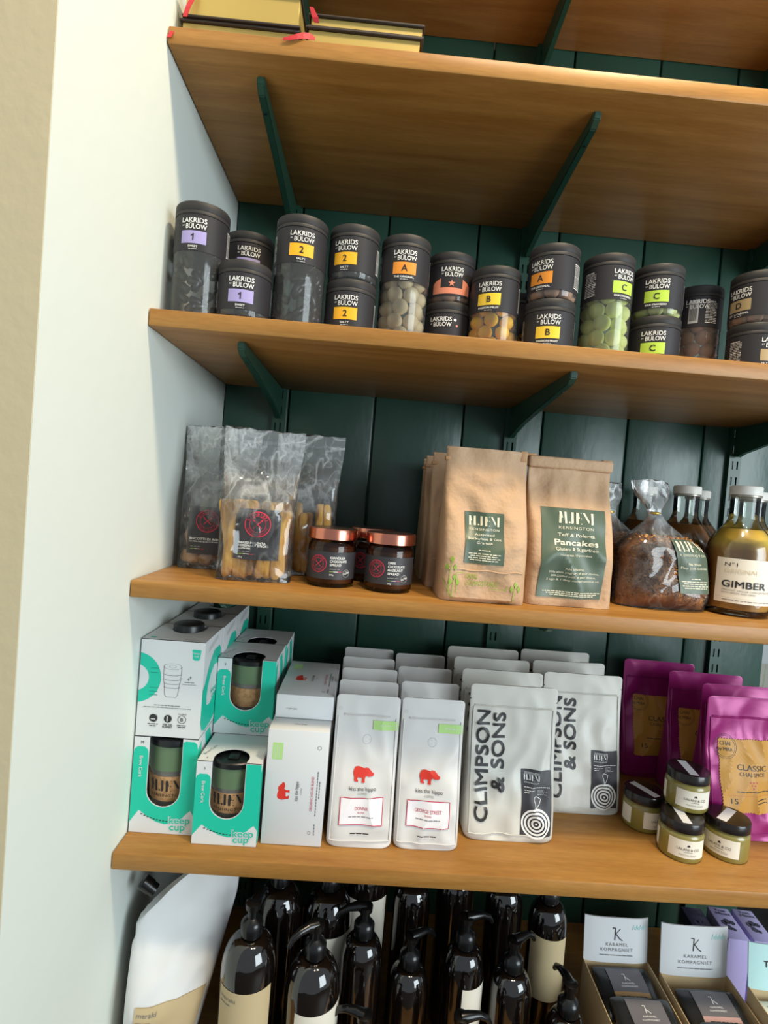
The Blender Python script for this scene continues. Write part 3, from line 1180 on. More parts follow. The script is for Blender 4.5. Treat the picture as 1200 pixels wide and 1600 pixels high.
def spread_jar(x, y, label, lines, ang, rz=0):
    t = thing('spread_jar', label, 'jar', (x, y, S3 + .0004), 0, 'copper-lidded chocolate spread jars')
    MB().lathe([(.028, .0), (CR - .002, .001), (CR, .005), (CR, .060), (CR - .002, .066), (CR - .005, .069), (CR - .005, .0715)], 48).obj('glass', 'amber_jar_glass', t, True)
    MB().lathe([(.026, .0045), (CR - .0025, .006), (CR - .0016, .009), (CR - .0016, .0585), (CR - .004, .0605)], 40).obj('spread', 'chocolate', t, True)
    l = MB().lathe([(CR, 0), (CR + .0012, .0008), (CR + .0012, .0145), (CR + .0004, .0163), (CR - .002, .017), (CR - .003, .0166)], 56).obj('lid', 'copper_lid', t, True)
    l.location = (0, 0, .0695)
    MB().lathe([(CR - .0028, .0862), (CR - .003, .0866)], 40).obj('lid_top', 'copper_lid_reflection', t)  # thin disc carrying the painted dark reflection of the lid
    vs, fs = [], []
    n = 30
    for i in range(n + 1):
        a = ang + R(-105 + 210 * i / n)
        for z in (.0125, .0525):
            vs.append(((CR + .0003) * math.sin(a), -(CR + .0003) * math.cos(a), z))
    for i in range(n):
        fs.append((2 * i, 2 * i + 2, 2 * i + 3, 2 * i + 1))
    lo = MB().add(vs, fs).obj('wrap_label', 'label_charcoal', t, True)
    p = Print(m_cyl(CR + .0003, ang), .004)
    giri_badge(p, -.0165, .0345, .0128)
    for i, s in enumerate(lines):
        p.text(s, .001, .0425 - i * .0052, .0034, al='l', bold=.02, w=.0036 * len(s) * .78)
    v = .0425 - len(lines) * .0052
    p.dashes(.001, .016, v, .0014, 'grey_print', seed=2)
    v -= .0035
    p.rect(.001, v, .007, v + .0007, 'leaf_print', 2)
    p.rect(.007, v, .0135, v + .0007, 'white_print', 2)
    p.rect(.0135, v, .02, v + .0007, 'crimson', 2)
    p.text('200g', .001, v - .005, .0022, al='l')
    p.ring(.027, .0215, .0052, .0056, 'light_grey_print', 2)
    p.text('GLUTEN', .027, .0205, .0026, w=.0105, rot=.25, bold=.02, lev=3)
    p.dashes(.0245, .0295, .0245, .0008, 'light_grey_print', seed=5)
    p.build(lo)
    return t


j1 = spread_jar(.2632, .0875, 'copper-lidded jar of gianduja chocolate spread, nearest the cracker bags', ['GIANDUJA', 'CHOCOLATE', 'SPREAD'], R(-1))
j2 = spread_jar(.3508, .0790, 'copper-lidded jar of dark chocolate hazelnut spread beside the paper bag', ['DARK', 'CHOCOLATE', 'HAZELNUT', 'SPREAD'], R(-6))
clone(j2, (.323, .165, S3 + .0004), .1, 'copper-lidded jar behind the gap between the two front spread jars', 'copper-lidded chocolate spread jars')

# ------------------------------------------------------------------ kraft paper bags
def kraft(W, Dp, H, seed, wr=.017):
    prof_d = lambda v: Dp * (1 - .93 * sm(.28, .93, v)) + .003
    return bag(lambda v: W * (1 - .015 * sm(0, .2, v)), prof_d, H, lambda v: Dp * .06 * sm(.3, 1, v), lambda v: 9 - 3 * sm(.5, 1, v), wr, seed, 34, 36, s1=13, s2=22)


def kraft_bag(x, y, rz, W, Dp, H, seed, label, roll, lab=None, name='paper_bag'):
    t = thing(name, label, 'bag', (x, y, S3 + .0005), rz, 'brown paper bags')
    mb, fm = kraft(W, Dp, H, seed)
    mb.obj('bag_body', 'kraft', t, True)
    for i, fz in enumerate((.045,) if not roll else ()):
        MB().tube([fm(W * (-.49 + .98 * j / 14), fz + .0012 * math.sin(j * 1.3 + seed), -.0010) for j in range(15)], .0012, 6).obj('fold', 'kraft', t, True)
    # folded top with tin tie ends
    m2 = MB()
    yt = Dp * .06
    if roll:
        m2.bbox((-W / 2 - .001, yt - .010, H - .017), (W / 2 + .0005, yt + .006, H + .001), .004, 3)
        m2.obj('rolled_top', 'kraft', t, True)
        MB().bbox((-W / 2 - .002, yt - .003, H - .001), (-W / 2 + .012, yt + .004, H + .004), .001).obj('tin_tie', 'kraft_tin_tie', t, True)
        MB().bbox((W / 2 - .014, yt - .003, H - .001), (W / 2 + .001, yt + .004, H + .003), .001).obj('tin_tie', 'kraft_tin_tie', t, True)
    else:
        m2.bbox((-W / 2 + .0005, yt - .0032, H - .004), (W / 2 - .0005, yt + .003, H + .001), .001, 1)
        m2.obj('folded_top', 'kraft', t, True)
        MB().bbox((W / 2 - .012, yt - .0062, H - .014), (W / 2 - .003, yt + .005, H + .002), .001).obj('tin_tie', 'kraft_tin_tie', t, True)
        MB().bbox((-W / 2 - .001, yt - .0062, H - .020), (-W / 2 + .010, yt + .004, H - .0145), .001).obj('tin_tie', 'kraft_tin_tie', t, True)
    return t, fm


def sticker(t, fm, u0, v0, u1, v1, m, nx=14, nz=18, skew=0., name='sticker'):
    vs, fs = [], []
    for k in (.0003, -.0006):
        for i in range(nx + 1):
            for j in range(nz + 1):
                vs.append(fm(u0 + (u1 - u0) * i / nx + skew * j / nz, v0 + (v1 - v0) * j / nz, k))
    q0 = (nx + 1) * (nz + 1)
    for kk in (0, q0):
        for i in range(nx):
            for j in range(nz):
                q = kk + i * (nz + 1) + j
                fs.append((q, q + nz + 1, q + nz + 2, q + 1))
    return MB().add(vs, fs).obj(name, m, t, True)


t, fm = kraft_bag(.4845, .070, R(2), .124, .082, .2215, 5, 'brown paper bag of granola with a small green label', False)
lo = sticker(t, fm, -.0315, .055, .0235, .128, 'olive_label')
p = Print(lambda u, v, k: fm(u - .004, v, k + .0003), .004)
hjem(p, 0, .1085, .042, 'cream_print')
for i, (s, w) in enumerate((('Activated', .028), ('Buckwheat & Oat', .047), ('Granola', .023))):
    p.text(s, 0, .0945 - i * .0058, .0032, 'cream_print', w=w, bold=.012)
p.dashes(-.008, .008, .0735, .0012, 'cream_print', seed=1)
for i in range(4):
    p.dashes(-.022 + .003 * (i % 2), .022 - .003 * (i % 2), .0685 - i * .003, .0013, 'cream_print', seed=9 + i)
p.build(lo)
p = Print(lambda u, v, k: fm(u, v, k), .004)
p.text('100%', -.028, .0335, .0068, 'leaf_print', al='l', w=.016)
p.text('COMPOSTABLE', -.028, .0240, .0068, 'leaf_print', al='l', w=.046)
p.line([(-.041, .012), (-.041, .040), (-.030, .041)], .0009, 'leaf_print')
p.line([(.006, .020), (.030, .021), (.031, .027)], .0009, 'leaf_print')
for (sx, sz, hh) in ((-.052, .008, .052), (-.047, .005, .03), (.040, .004, .026)):
    p.line([(sx, sz), (sx + .001, sz + hh * .6), (sx + .003, sz + hh)], .0009, 'leaf_print')
    for k in range(3):
        u, v = sx + .003 - .006 * (k == 1) + .005 * (k == 2), sz + hh * (1 - .22 * (k > 0)) - .002
        p.poly([(u, v + .006), (u + .0028, v + .001), (u, v - .004), (u - .0028, v + .001)], 'leaf_print')
p.line([(-.060, .03), (-.050, .012), (-.044, .004)], .0009, 'leaf_print')
p.build(t)
first = t
t2, fm2 = kraft_bag(.6165, .088, R(2.5), .131, .080, .2195, 21, 'brown paper bag of pancake mix with a large green label', True)
lo = sticker(t2, fm2, -.0525, .013, .0455, .144, 'olive_label', 18, 24, .006)
p = Print(lambda u, v, k: fm2(u - .001 + v * .04, v, k + .0003), .004)
hjem(p, 0, .1215, .052, 'cream_print')
p.text('Teff & Polenta', 0, .1025, .0046, 'cream_print', w=.056, bold=.012)
p.text('Pancakes', 0, .0900, .0078, 'cream_print', w=.066, bold=.03)
p.text('Gluten- & Sugarfree', 0, .0822, .0046, 'cream_print', w=.064, bold=.012)
p.text('Makes app. 10 pancakes', 0, .0745, .0028, 'cream_print', w=.050)
p.text('Add following:', 0, .0545, .0028, 'cream_print', w=.030)
p.text('250g plain yoghurt of your choice,', 0, .0490, .0028, 'cream_print', w=.076)
p.text('200-250ml milk of your choice,', 0, .0435, .0028, 'cream_print', w=.067)
p.text('2 eggs & 1 tbsp melted coconut oil.', 0, .0380, .0028, 'cream_print', w=.080)
for i in range(3):
    p.dashes(-.044 + .006 * i, .044 - .005 * i, .0215 - .0026 * i, .0011, 'cream_print', seed=31 + i)
p.build(lo)
for i, (x, y) in enumerate(((.474, .164), (.471, .244), (.474, .324))):
    kraft_bag(x, y, R(1), .122, .060, .219, 30 + i, ('brown paper bag directly behind the granola paper bag', 'middle of the three brown paper bags queued behind the granola bag', 'rearmost brown paper bag behind the granola bag')[i], False)

# ------------------------------------------------------------------ granola in tied cellophane
def granola_bag(x, y, rz, label, seed, lab, sc_=1., skew=.02):
    t = thing('granola_bag', label, 'bag', (x, y, S3 + .0006), rz, 'tied cellophane bags of granola')
    W, Dp, H = .132 * sc_, .078 * sc_, .198 * sc_
    tie = .745

    def wf(v):
        if v < tie:
            return W * (1.04 - .10 * sm(.0, .5, v)) * (1 - .90 * sm(.42, tie, v)) + .010
        return .010 + W * .10 + W * .26 * sm(tie, .92, v)

    def df(v):
        if v < tie:
            return Dp * (1 - .92 * sm(.45, tie, v)) * (.6 + .4 * sm(0, .12, v)) + .004
        return .008 + .018 * sm(tie, .95, v)
    mb, fm = bag(wf, df, H, lambda v: .0, lambda v: 2.6, .010, seed, 32, 40, s1=16, s2=34, rag=.01)
    mb.v = [(a - skew * sm(.25, .8, c / H) - (.012 * sm(tie, 1, c / H)), b, c) for a, b, c in mb.v]
    mb.obj('wrapper', 'cellophane', t, True)
    g = MB()
    g.lathe([(.0078, 0), (.009, .0012), (.009, .0028), (.0078, .004)], 16)
    tb = g.obj('tie', 'gold_tie', t, True)
    tb.location = (-skew * sm(.25, .8, tie) - .001, 0, tie * H - .002)
    # granola: too many flakes to count
    rn = random.Random(seed)
    for mi, (m, cnt) in enumerate((('granola', 1100), ('granola_light', 750), ('granola_dark', 500))):
        mb = MB()
        if mi == 0:
            c, _ = bag(lambda v: wf(v * .56 + .012) * .93, lambda v: df(v * .56 + .012) * .9, H * .56, None, lambda v: 2.6, .004, seed + 1, 20, 18)
            mb.add([(a - skew * sm(.25, .8, q / H), b, q + .0015) for a, b, q in c.v], c.f)
        for k in range(cnt):
            v = rn.uniform(.02, .56)
            a = wf(v) / 2 * .95
            u = rn.uniform(-1, 1)
            b = df(v) / 2 * .93 * (1 - abs(u) ** 2.6) ** (1 / 2.6)
            q = Vector((u * a - skew * sm(.25, .8, v), (-1 if rn.random() < .72 else 1) * b, v * H + .003))
            s_ = rn.uniform(.0014, .0036)
            e = Matrix.Rotation(rn.uniform(0, 6.3), 3, Vector((rn.gauss(0, 1), rn.gauss(0, 1), rn.gauss(0, 1))).normalized())
            vv = [q + e @ Vector(w) for w in ((s_, 0, 0), (0, s_ * .7, 0), (-s_, 0, 0), (0, -s_ * .7, 0), (0, 0, s_ * .45), (0, 0, -s_ * .45))]
            mb.add(vv, [(0, 1, 4), (1, 2, 4), (2, 3, 4), (3, 0, 4), (1, 0, 5), (2, 1, 5), (3, 2, 5), (0, 3, 5)])
        go = mb.obj('granola', m, t)
        go['kind'] = 'stuff'
    if lab:
        u0, v0, w, h = .006, .030, .054, .080

        def cu_(u, v, k):
            q = fm(u0 + u - .0012 - v * .05, v0 + v, .0014 + k)
            return Vector((q.x - skew * sm(.25, .8, (v0 + v) / H), q.y, q.z))
        vs, fs = [], []
        for k in (0, -.0004):
            for i in range(11):
                for j in range(9):
                    vs.append(cu_(w * i / 10, h * j / 8, k))
        for kk in (0, 99):
            for i in range(10):
                for j in range(8):
                    q = kk + i * 9 + j
                    fs.append((q, q + 9, q + 10, q + 1))
        lo = MB().add(vs, fs).obj('sticker', 'olive_label', t, True)
        p = Print(cu_, .005)
        hjem(p, w / 2, .063, .045, 'cream_print')
        p.text('No Waste', w / 2, .0425, .0034, 'cream_print', w=.023, bold=.012)
        p.text('Flap Jack Granola', w / 2, .0365, .0034, 'cream_print', w=.046, bold=.012)
        p.dashes(w / 2 - .008, w / 2 + .008, .0215, .0011, 'cream_print', seed=1)
        for i in range(4):
            p.dashes(.004 + .003 * (i % 2), w - .004 - .003 * (i % 2), .017 - i * .0032, .0012, 'cream_print', seed=19 + i)
        p.build(lo)
    return t


granola_bag(.7855, .112, R(2), 'cellophane bag of granola with green label and gold tie', 4, True)
granola_bag(.7440, .200, R(8), 'tied cellophane bag of granola behind the labelled granola bag', 9, False, .98, .012)
granola_bag(.7080, .305, R(-4), 'rearmost tied granola bag, only its twisted top showing beside the pancake bag', 14, False, .98, .0)

# ------------------------------------------------------------------ ginger drink bottles
def ginger_bottle(x, y, ang, label, liquid, lev=.134, text=True, sc_=1.):
    t = thing('drink_bottle', label, 'bottle', (x, y, S3 + .0005), 0, 'white-capped drink bottles')
    r = .0472
    outp = [(.038, 0), (.043, .001), (r - .0008, .006), (r, .012), (r, .098), (r - .002, .110), (r - .009, .124), (r - .018, .135), (.0235, .143), (.0208, .150), (.0202, .158), (.0205, .184)]
    MB().lathe(outp, 56).obj('glass', 'clear_glass', t, True)
    q = [(.034, .0085), (r - .004, .0105), (r - .0022, .016), (r - .0022, .098), (r - .0042, .110), (r - .0112, .124)]
    if lev > .13:
        q.append((r - .0185, lev))
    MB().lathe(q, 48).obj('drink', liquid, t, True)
    MB().lathe([(.0205, .1835), (.0222, .184), (.0222, .1868), (.021, .1872)], 40).obj('cap_ring', 'cap_rim', t, True)
    MB().lathe([(.0212, .187), (.0226, .1874), (.0226, .1995), (.0214, .2012), (.018, .2018)], 40).obj('cap', 'white_cap', t, True)
    vs, fs = [], []
    n = 26
    w2 = .046
    for k in (.0004, .0001):
        for i in range(n + 1):
            a = ang + (-w2 + 2 * w2 * i / n) / r
            for z in (.0205, .0885):
                vs.append(((r + k) * math.sin(a), -(r + k) * math.cos(a), z))
    for kk in (0, 2 * (n + 1)):
        for i in range(n):
            fs.append((kk + 2 * i, kk + 2 * i + 2, kk + 2 * i + 3, kk + 2 * i + 1))
    lo = MB().add(vs, fs).obj('paper_label', 'bottle_label', t, True)
    if text:
        p = Print(m_cyl(r + .0004, ang), .004)
        p.text('N°1', -.034, .0765, .0052, 'dark_print', al='l', w=.017)
        p.text('ORIGINAL', -.034, .0665, .0058, 'label_gold_print', al='l', w=.046)
        p.text('GIMBER', -.036, .0445, .0098, 'dark_print', al='l', w=.060, bold=.025)
        p.text('ORGANIC GINGER CONCENTRATE', -.036, .0385, .0026, 'grey_print', al='l', w=.068)
        p.text('WITH LEMON AND HERBS', -.036, .0345, .0024, 'grey_print', al='l', w=.046)
        p.rect(-.044, .0282, .044, .0285, 'light_grey_print', 1)
        p.dashes(-.034, .034, .0243, .0012, 'grey_print', seed=6)
        p.build(lo)
    return t


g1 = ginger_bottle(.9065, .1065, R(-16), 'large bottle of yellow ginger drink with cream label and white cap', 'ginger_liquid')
g2 = ginger_bottle(.878, .218, R(-40), 'brown drink bottle directly behind the granola and ginger bottles', 'brown_liquid')
clone(g2, (.862, .335, S3 + .0005), -.3, 'brown drink bottle at the back, left-most white cap')
clone(g2, (.966, .330, S3 + .0005), .3, 'brown drink bottle at the back, cap showing just left of the ginger bottle')
clone(g1, (1.006, .228, S3 + .0005), .2, 'ginger drink bottle behind and right of the front ginger bottle')
g3 = clone(g2, (1.024, .128, S3 + .0005), -.6, 'shorter brown drink bottle cut off at the right edge', None, (1, 1, .79))

# ------------------------------------------------------------------ boxed reusable cups
def cup(x, y, z, r, H, label, text, lid_only=False):
    t = thing('reusable_cup', label, 'cup', (x, y, z), 0, 'boxed reusable cups')
    k = r / .038
    MB().lathe([(r * .66, 0), (r * .74, .002), (r * .80, .01), (r * .96, H * .66), (r * .97, H * .72)], 40).obj('glass_cup', 'smoke_glass', t, True)
    b0, b1 = H * .24, H * .53
    rb = lambda z_: r * (.80 + .16 * (z_ - .01) / (H * .66 - .01)) + .0012
    if True:
        cb = MB().lathe([(rb(b0) - .001, b0 - .0003), (rb(b0), b0), (rb(b1), b1), (rb(b1) - .001, b1 + .0003)], 48).obj('cork_band', 'cork', t, True)
        if text:
            mp = lambda u, v, o: Vector(((rb(v) + o) * math.sin(u / r), -(rb(v) + o) * math.cos(u / r), v))
            p = Print(mp, .003)
            hjem(p, 0, b0 + (b1 - b0) * .42, r * 1.36, 'dark_print')
            p.build(cb)
    MB().lathe([(r * .97, H * .60), (r * 1.0, H * .605), (r * 1.02, H * .90), (r * .99, H * .905)], 44).obj('green_collar', 'cup_green', t, True)
    MB().lathe([(r * 1.0, H * .885), (r * 1.05, H * .89), (r * 1.05, H * .955), (r * 1.0, H * .975), (r * .93, H * .98), (r * .90, H * .955), (r * .2, H * .955)], 44).obj('lid', 'cup_lid_black', t, True)
    m = MB()
    if lid_only:
        m.lathe([(.0228, H * .95), (.0228, H + .010), (.0215, H + .0125), (.015, H + .0135)], 36)
        m.v = [(a, b + .016, c) for a, b, c in m.v]
        m.obj('raised_plug', 'cup_lid_black', t, True)
    else:
        m.bbox((-.008 * k, -r * .62, H * .955), (.008 * k, -r * .1, H * .985), .002)
        m.obj('plug', 'cup_lid_black', t, True)
    return t


def cup_box(x0, y0, z, W, H, kind, label, size, side=True):
    """front face at y0; kind 'front' (window) or 'back' (reverse print forward)"""
    Dp = W
    t = thing('cup_box', label, 'box', (x0 + W / 2, y0 + Dp / 2, z + .0004), 0, 'teal and white cup boxes')
    hw, hd = W / 2, Dp / 2
    T = .0007
    pf = m_plane((-hw, -hd, 0), (1, 0, 0), (0, 0, 1))
    ptop = m_plane((-hw, -hd, H), (1, 0, 0), (0, 1, 0))
    pr = m_plane((hw, -hd, 0), (0, 1, 0), (0, 0, 1))
    s0, s1 = W * .24, W * .76
    sr = (s1 - s0) / 2
    sb = H * (.28 if size == 'M' else .32)
    slot = [(s1, H)] + [(s1 - sr + sr * math.cos(a), sb + sr * (1 - math.sin(a)) if False else sb + sr - sr * math.sin(a)) for a in [PI * i / 14 for i in range(15)]] + [(s0, H)]
    nose = [(s0, 0)] + [(s0 + sr - (sr * 1.06) * math.cos(a), sr * .62 + sr * 1.06 * math.sin(a)) for a in [PI * i / 14 for i in range(15)]] + [(s1, 0)]
    body = MB()
    if kind == 'front':
        body.prism([(0, 0), (W, 0), (W, H)] + slot + [(0, H)], pf, T)
    else:
        body.prism([(0, 0), (W, 0), (W, H), (0, H)], pf, T)
    if kind == 'front':
        body.prism([(0, 0)] + nose + [(W, 0), (W, Dp), (0, Dp)], ptop, T)
    else:
        # the window is at the far side
        ns = [(W - u, Dp - v * 1.28) for u, v in nose]
        body.prism([(0, 0), (W, 0), (W, Dp)] + ns + [(0, Dp)], ptop, T)
    body.box((-hw, -hd + T, 0), (-hw + T, hd, H - T)).box((hw - T, -hd + T, 0), (hw, hd, H - T)).box((-hw, -hd + T, 0), (hw, hd, T))
    if kind == 'front':
        body.box((-hw, hd - T, T), (hw, hd, H - T))
    else:
        body.box((-hw, hd - T, T), (-hw + s0, hd, H - T)).box((hw - s0, hd - T, T), (hw, hd, H - T)).box((-hw + s0, hd - T, T), (hw - s0, hd, sb + sr))
    body.obj('carton', 'card_white', t)
    p = Print(pf)
    f = lambda L: [(u * W, (1 - v) * H) for u, v in L]
    if kind == 'front':
        lobe = .22 if size == 'S' else .17
        left = [(0, .90), (0, lobe), (.015, lobe - .04), (.06, lobe - .065), (.17, lobe - .065), (.215, lobe - .04), (.232, lobe)]
        ar = [((.5 - .27 * math.cos(a)), 1 - (sb + sr - (sr + .01 * W) * math.sin(a)) / H) for a in [PI * i / 14 for i in range(15)]]
        if size == 'S':
            right = [(.768, .01), (1, .01)]
        else:
            right = [(.768, .04), (.80, .025), (.94, .025), (.985, .05), (1, .1)]
        bot = [(1, .80), (.945, .745), (.90, .77), (.80, .845), (.68, .89), (.55, .90), (.42, .88), (.28, .83), (.14, .765), (.07, .83)]
        p.poly(f(left + ar + right + bot), 'teal', 0)
        p.text(size, W * .13, H * (.9 if size == 'S' else .925), H * .030, 'dark_print')
        p.text('Brew Cork', W * .10, H * (.76 if size == 'S' else .80), W * .052, 'card_white', rot=-PI / 2, al='l', bold=.015)
        # house mark with a white outline
        for s_, (m, b, lv) in enumerate((('card_white', .13, 1), ('teal', .03, 2))):
            p.text('keep', W * .79, H * .115, W * .105, m, w=W * .32 + (.012 * W if b > .1 else 0), bold=b * .6, rot=.04, lev=lv)
            p.text('cup', W * .76, H * .045, W * .105, m, w=W * .24 + (.012 * W if b > .1 else 0), bold=b * .6, rot=.04, lev=lv)
        tx = 'Barista-grade Glass Cup' if False else 'Sustainable Glass Cup'
        for i in range(9):
            a = i / 8
            u = W * (.17 + .40 * a)
            v = H * (.190 - .115 * a + .05 * a * a)
            p.rect(u, v, u + W * .032, v + H * .010, 'dark_print', 1, 'fine_print')
    else:
        # reverse: clipped ring, cup drawing, icons
        ring = []
        cx, cy, ro, ri = -.06, .40, .40, .21
        asp = W / H
        o_ = [(cx + ro * math.sin(a), cy - ro * asp * math.cos(a)) for a in [R(9 + 162 * i / 24) for i in range(25)]]
        i_ = [(cx + ri * math.sin(a), cy - ri * asp * math.cos(a)) for a in [R(17 + 146 * i / 18) for i in range(19)]][::-1]
        o_ = [(max(0, u), max(0.004, v)) for u, v in o_]
        i_ = [(max(0, u), v) for u, v in i_]
        p.poly(f(o_ + i_), 'teal', 0)
        for v in (.30, .345, .50, .54, .575):
            p.rect(W * .17, H * (1 - v), W * .30, H * (1 - v) + H * .007, 'teal_dark_print', 1, 'fine_print')
        k = lambda L: [(W * u, H * (1 - v)) for u, v in L]
        lw = .0006
        p.ring(W * .515, H * .73, W * .135, W * .142, 'grey_print', 1, sy=.35)
        p.ring(W * .515, H * .73, W * .05, W * .055, 'grey_print', 1, sy=.4)
        p.line(k([(.375, .27), (.38, .40), (.395, .45), (.41, .56), (.435, .585), (.59, .585), (.615, .56), (.635, .45), (.65, .40), (.655, .27)]), lw, 'grey_print')
        for v in (.35, .40, .44, .48):
            p.line(k([(.385, v), (.45, v + .012), (.58, v + .012), (.645, v)]), lw, 'grey_print')
        p.poly(k([(.80, .08), (.94, .08), (.925, .175), (.90, .19), (.84, .19), (.815, .175)]), 'teal', 1)
        p.text('keep', W * .87, H * .875, H * .022, 'card_white', w=W * .09, lev=2)
        p.text('cup', W * .87, H * .845, H * .022, 'card_white', w=W * .07, lev=2)
        for (u, v) in ((.77, .39), (.80, .37)):
            p.line(k([(u - .02, v), (u + .02, v)]), lw, 'grey_print')
            p.line(k([(u, v - .015), (u, v + .015)]), lw, 'grey_print')
        p.dashes(W * .71, W * .86, H * .575, H * .008, 'grey_print', seed=2)
        p.dashes(W * .68, W * .90, H * .553, H * .005, 'grey_print', seed=3)
        p.dashes(W * .26, W * .68, H * .322, H * .008, 'grey_print', seed=4)
        p.dashes(W * .10, W * .84, H * .300, H * .006, 'grey_print', seed=5)
        for u in (.26, .49):
            p.disc(W * u, H * .19, W * .062, 'dark_print', 1)
        p.ring(W * .26, H * .19, W * .066, W * .070, 'dark_print', 1, 16, R(30), R(170))
        p.rect(W * .225, H * .175, W * .295, H * .184, 'card_white', 2)
        p.text('1', W * .48, H * .165, H * .050, 'card_white', bold=.03, lev=2)
        p.text('FOR THE', W * .49, H * .118, H * .020, 'dark_print', w=W * .14, bold=.02)
        p.text('PLANET', W * .49, H * .095, H * .020, 'dark_print', w=W * .15, bold=.02)
        p.ring(W * .71, H * .19, W * .058, W * .066, 'dark_print', 1)
        p.text('B', W * .71, H * .172, H * .036, 'dark_print', bold=.01)
        p.text('Certified', W * .71, H * .238, H * .016, 'dark_print', w=W * .13)
        for (u, v, w_) in ((.26, .125, .16), (.26, .105, .10), (.71, .125, .14), (.71, .107, .12)):
            p.dashes(W * (u - w_ / 2), W * (u + w_ / 2), H * v, H * .008, 'dark_print', seed=int(u * 50))
    p.build(t)
    # right side: clipped swoosh ring
    p = Print(pr)
    g = lambda L: [(u * Dp, (1 - v) * H) for u, v in L]
    if kind == 'back':
        p.poly(g([(0, .50), (.10, .46), (.30, .28), (.55, .17), (.85, .17), (.95, .22), (.95, .34), (.80, .36), (.60, .34), (.42, .40), (.30, .50), (.24, .62), (.28, .72), (.45, .74), (.7, .68), (.95, .6), (.95, .90), (.55, .97), (.25, .98), (.08, .93), (0, .84)]), 'teal', 0)
        p.line(g([(.2, .1), (.72, .035)]), .0006, 'grey_print')
        p.line(g([(.2, .13), (.72, .065)]), .0006, 'grey_print')
        p.text('keep', Dp * .68, H * .36, H * .06, 'teal', w=Dp * .4)
        p.text('cup', Dp * .68, H * .30, H * .06, 'teal', w=Dp * .3)
    else:
        p.poly(g([(0, .10), (.18, .05), (.18, .8), (.1, .97), (0, .97)]), 'teal', 0)
        p.poly(g([(.36, .03), (.62, .03), (.80, .25), (.80, .97), (.52, .97), (.62, .55)]), 'teal', 0)
    p.build(t)
    if kind == 'front':
        p = Print(ptop)
        p.text(size, W * .13, Dp * .08, W * .04, 'dark_print')
        p.text('Brew Cork', W * .07, Dp * .2, W * .05, 'grey_print', rot=PI / 2.6, al='l')
        p.build(t)
    else:
        p = Print(ptop)
        p.poly([(W * .10, Dp * .08), (W * .18, Dp * .08), (W * .19, Dp * .15), (W * .09, Dp * .15)], 'teal', 0)
        p.dashes(W * .65, W * .9, Dp * .06, .0009, 'grey_print', seed=8)
        p.build(t)
    return t


WM, HM, WS, HS_ = .0918, .1415, .0918, .1205
zM2 = S4 + HM + .001
cup_box(.0025, .0475, S4, WM, HM, 'front', 'lower front medium cup box beside the white wall with a window', 'M')
cup_box(.0028, .0480, zM2, WM, HM, 'back', 'upper front medium cup box by the white wall, reverse side forward', 'M')
cup_box(.0035, .1410, S4, WM, HM, 'front', 'second medium cup box on the board behind the lower front one', 'M')
cup_box(.0045, .1420, zM2, WM, HM, 'back', 'upper medium cup box behind the reversed one by the white wall', 'M')
cup_box(.0035, .2345, S4, WM, HM, 'front', 'rearmost medium cup box on the board by the white wall', 'M')
cup_box(.0045, .2360, zM2, WM, HM, 'back', 'rearmost upper medium cup box by the white wall', 'M')
cup_box(.0990, .0300, S4, WS, HS_, 'front', 'lower front small cup box beside the white coffee carton', 'S')
cup_box(.0985, .1230, S4, WS, HS_, 'front', 'small cup box on the board under the upper small one', 'S')
cup_box(.0960, .1190, S4 + HS_ + .001, WS, HS_, 'front', 'upper small cup box showing a plain cork band', 'S')
cup_box(.0975, .2160, S4, WS, HS_, 'front', 'rearmost small cup box on the board', 'S')
cup_box(.0985, .2120, S4 + HS_ + .001, WS, HS_, 'front', 'rearmost upper small cup box with its dark lid showing', 'S')
cup(.0025 + WM / 2, .0475 + WM / 2, S4 + .010, .0385, HM - .013, 'medium cup with printed cork band in the lower front box', True)
cup(.0028 + WM / 2, .0480 + WM / 2 + .004, zM2 + .004, .0385, HM - .006, 'dark-lidded medium cup in the reversed upper box', False, True)
cup(.0045 + WM / 2, .142 + WM / 2, zM2 + .004, .0385, HM - .006, 'dark-lidded medium cup in the second upper box', False, True)
cup(.0990 + WS / 2, .0300 + WS / 2, S4 + .014, .0385, HS_ - .016, 'small cup with printed cork band in the lower small box', True)
cup(.0960 + WS / 2, .1190 + WS / 2, S4 + HS_ + .015, .0385, HS_ - .016, 'small cup with plain cork band in the upper small box', False)
cup(.0985 + WS / 2, .2120 + WS / 2, S4 + HS_ + .015, .0385, HS_ - .016, 'small cup in the rearmost upper small box', False)

# ------------------------------------------------------------------ white coffee cartons
def carton_print(p, W, H):
    p.rect(W * .09, H * .74, W * .26, H * .885, 'sticker_green', 0)
    for i in range(3):
        p.rect(W * (.125 + .035 * i), H * .76, W * (.132 + .035 * i), H * .865, 'card_white', 1, 'fine_print')
    s_ = W * .30
    p.poly([(W * .42 - b * s_, H * .47 + (a - .5) * s_) for a, b in HIPPO], 'hippo_red', 0)
    p.text('kiss the hippo', W * .56, H * .475, W * .055, 'dark_print', w=H * .17, rot=PI / 2)
    p.text('COFFEE', W * .62, H * .475, W * .02, 'grey_print', w=H * .06, rot=PI / 2)
    p.text('ORGANIC HOUSE BLEND', W * .81, H * .46, W * .042, 'frame_red', w=H * .30, rot=PI / 2)
    for u, a, b in ((.86, .27, .66), (.90, .42, .56), (.86, .10, .18)):
        v = a
        k = 0
        while v < b:
            p.rect(W * u, H * v, W * u + W * .015, H * (v + .02), 'grey_print', 1, 'fine_print')
            v += .026
    p.ring(W * .86, H * .86, W * .028, W * .034, 'grey_print', 1, 12)
    p.ring(W * .79, H * .12, W * .02, W * .026, 'grey_print', 1, 12)


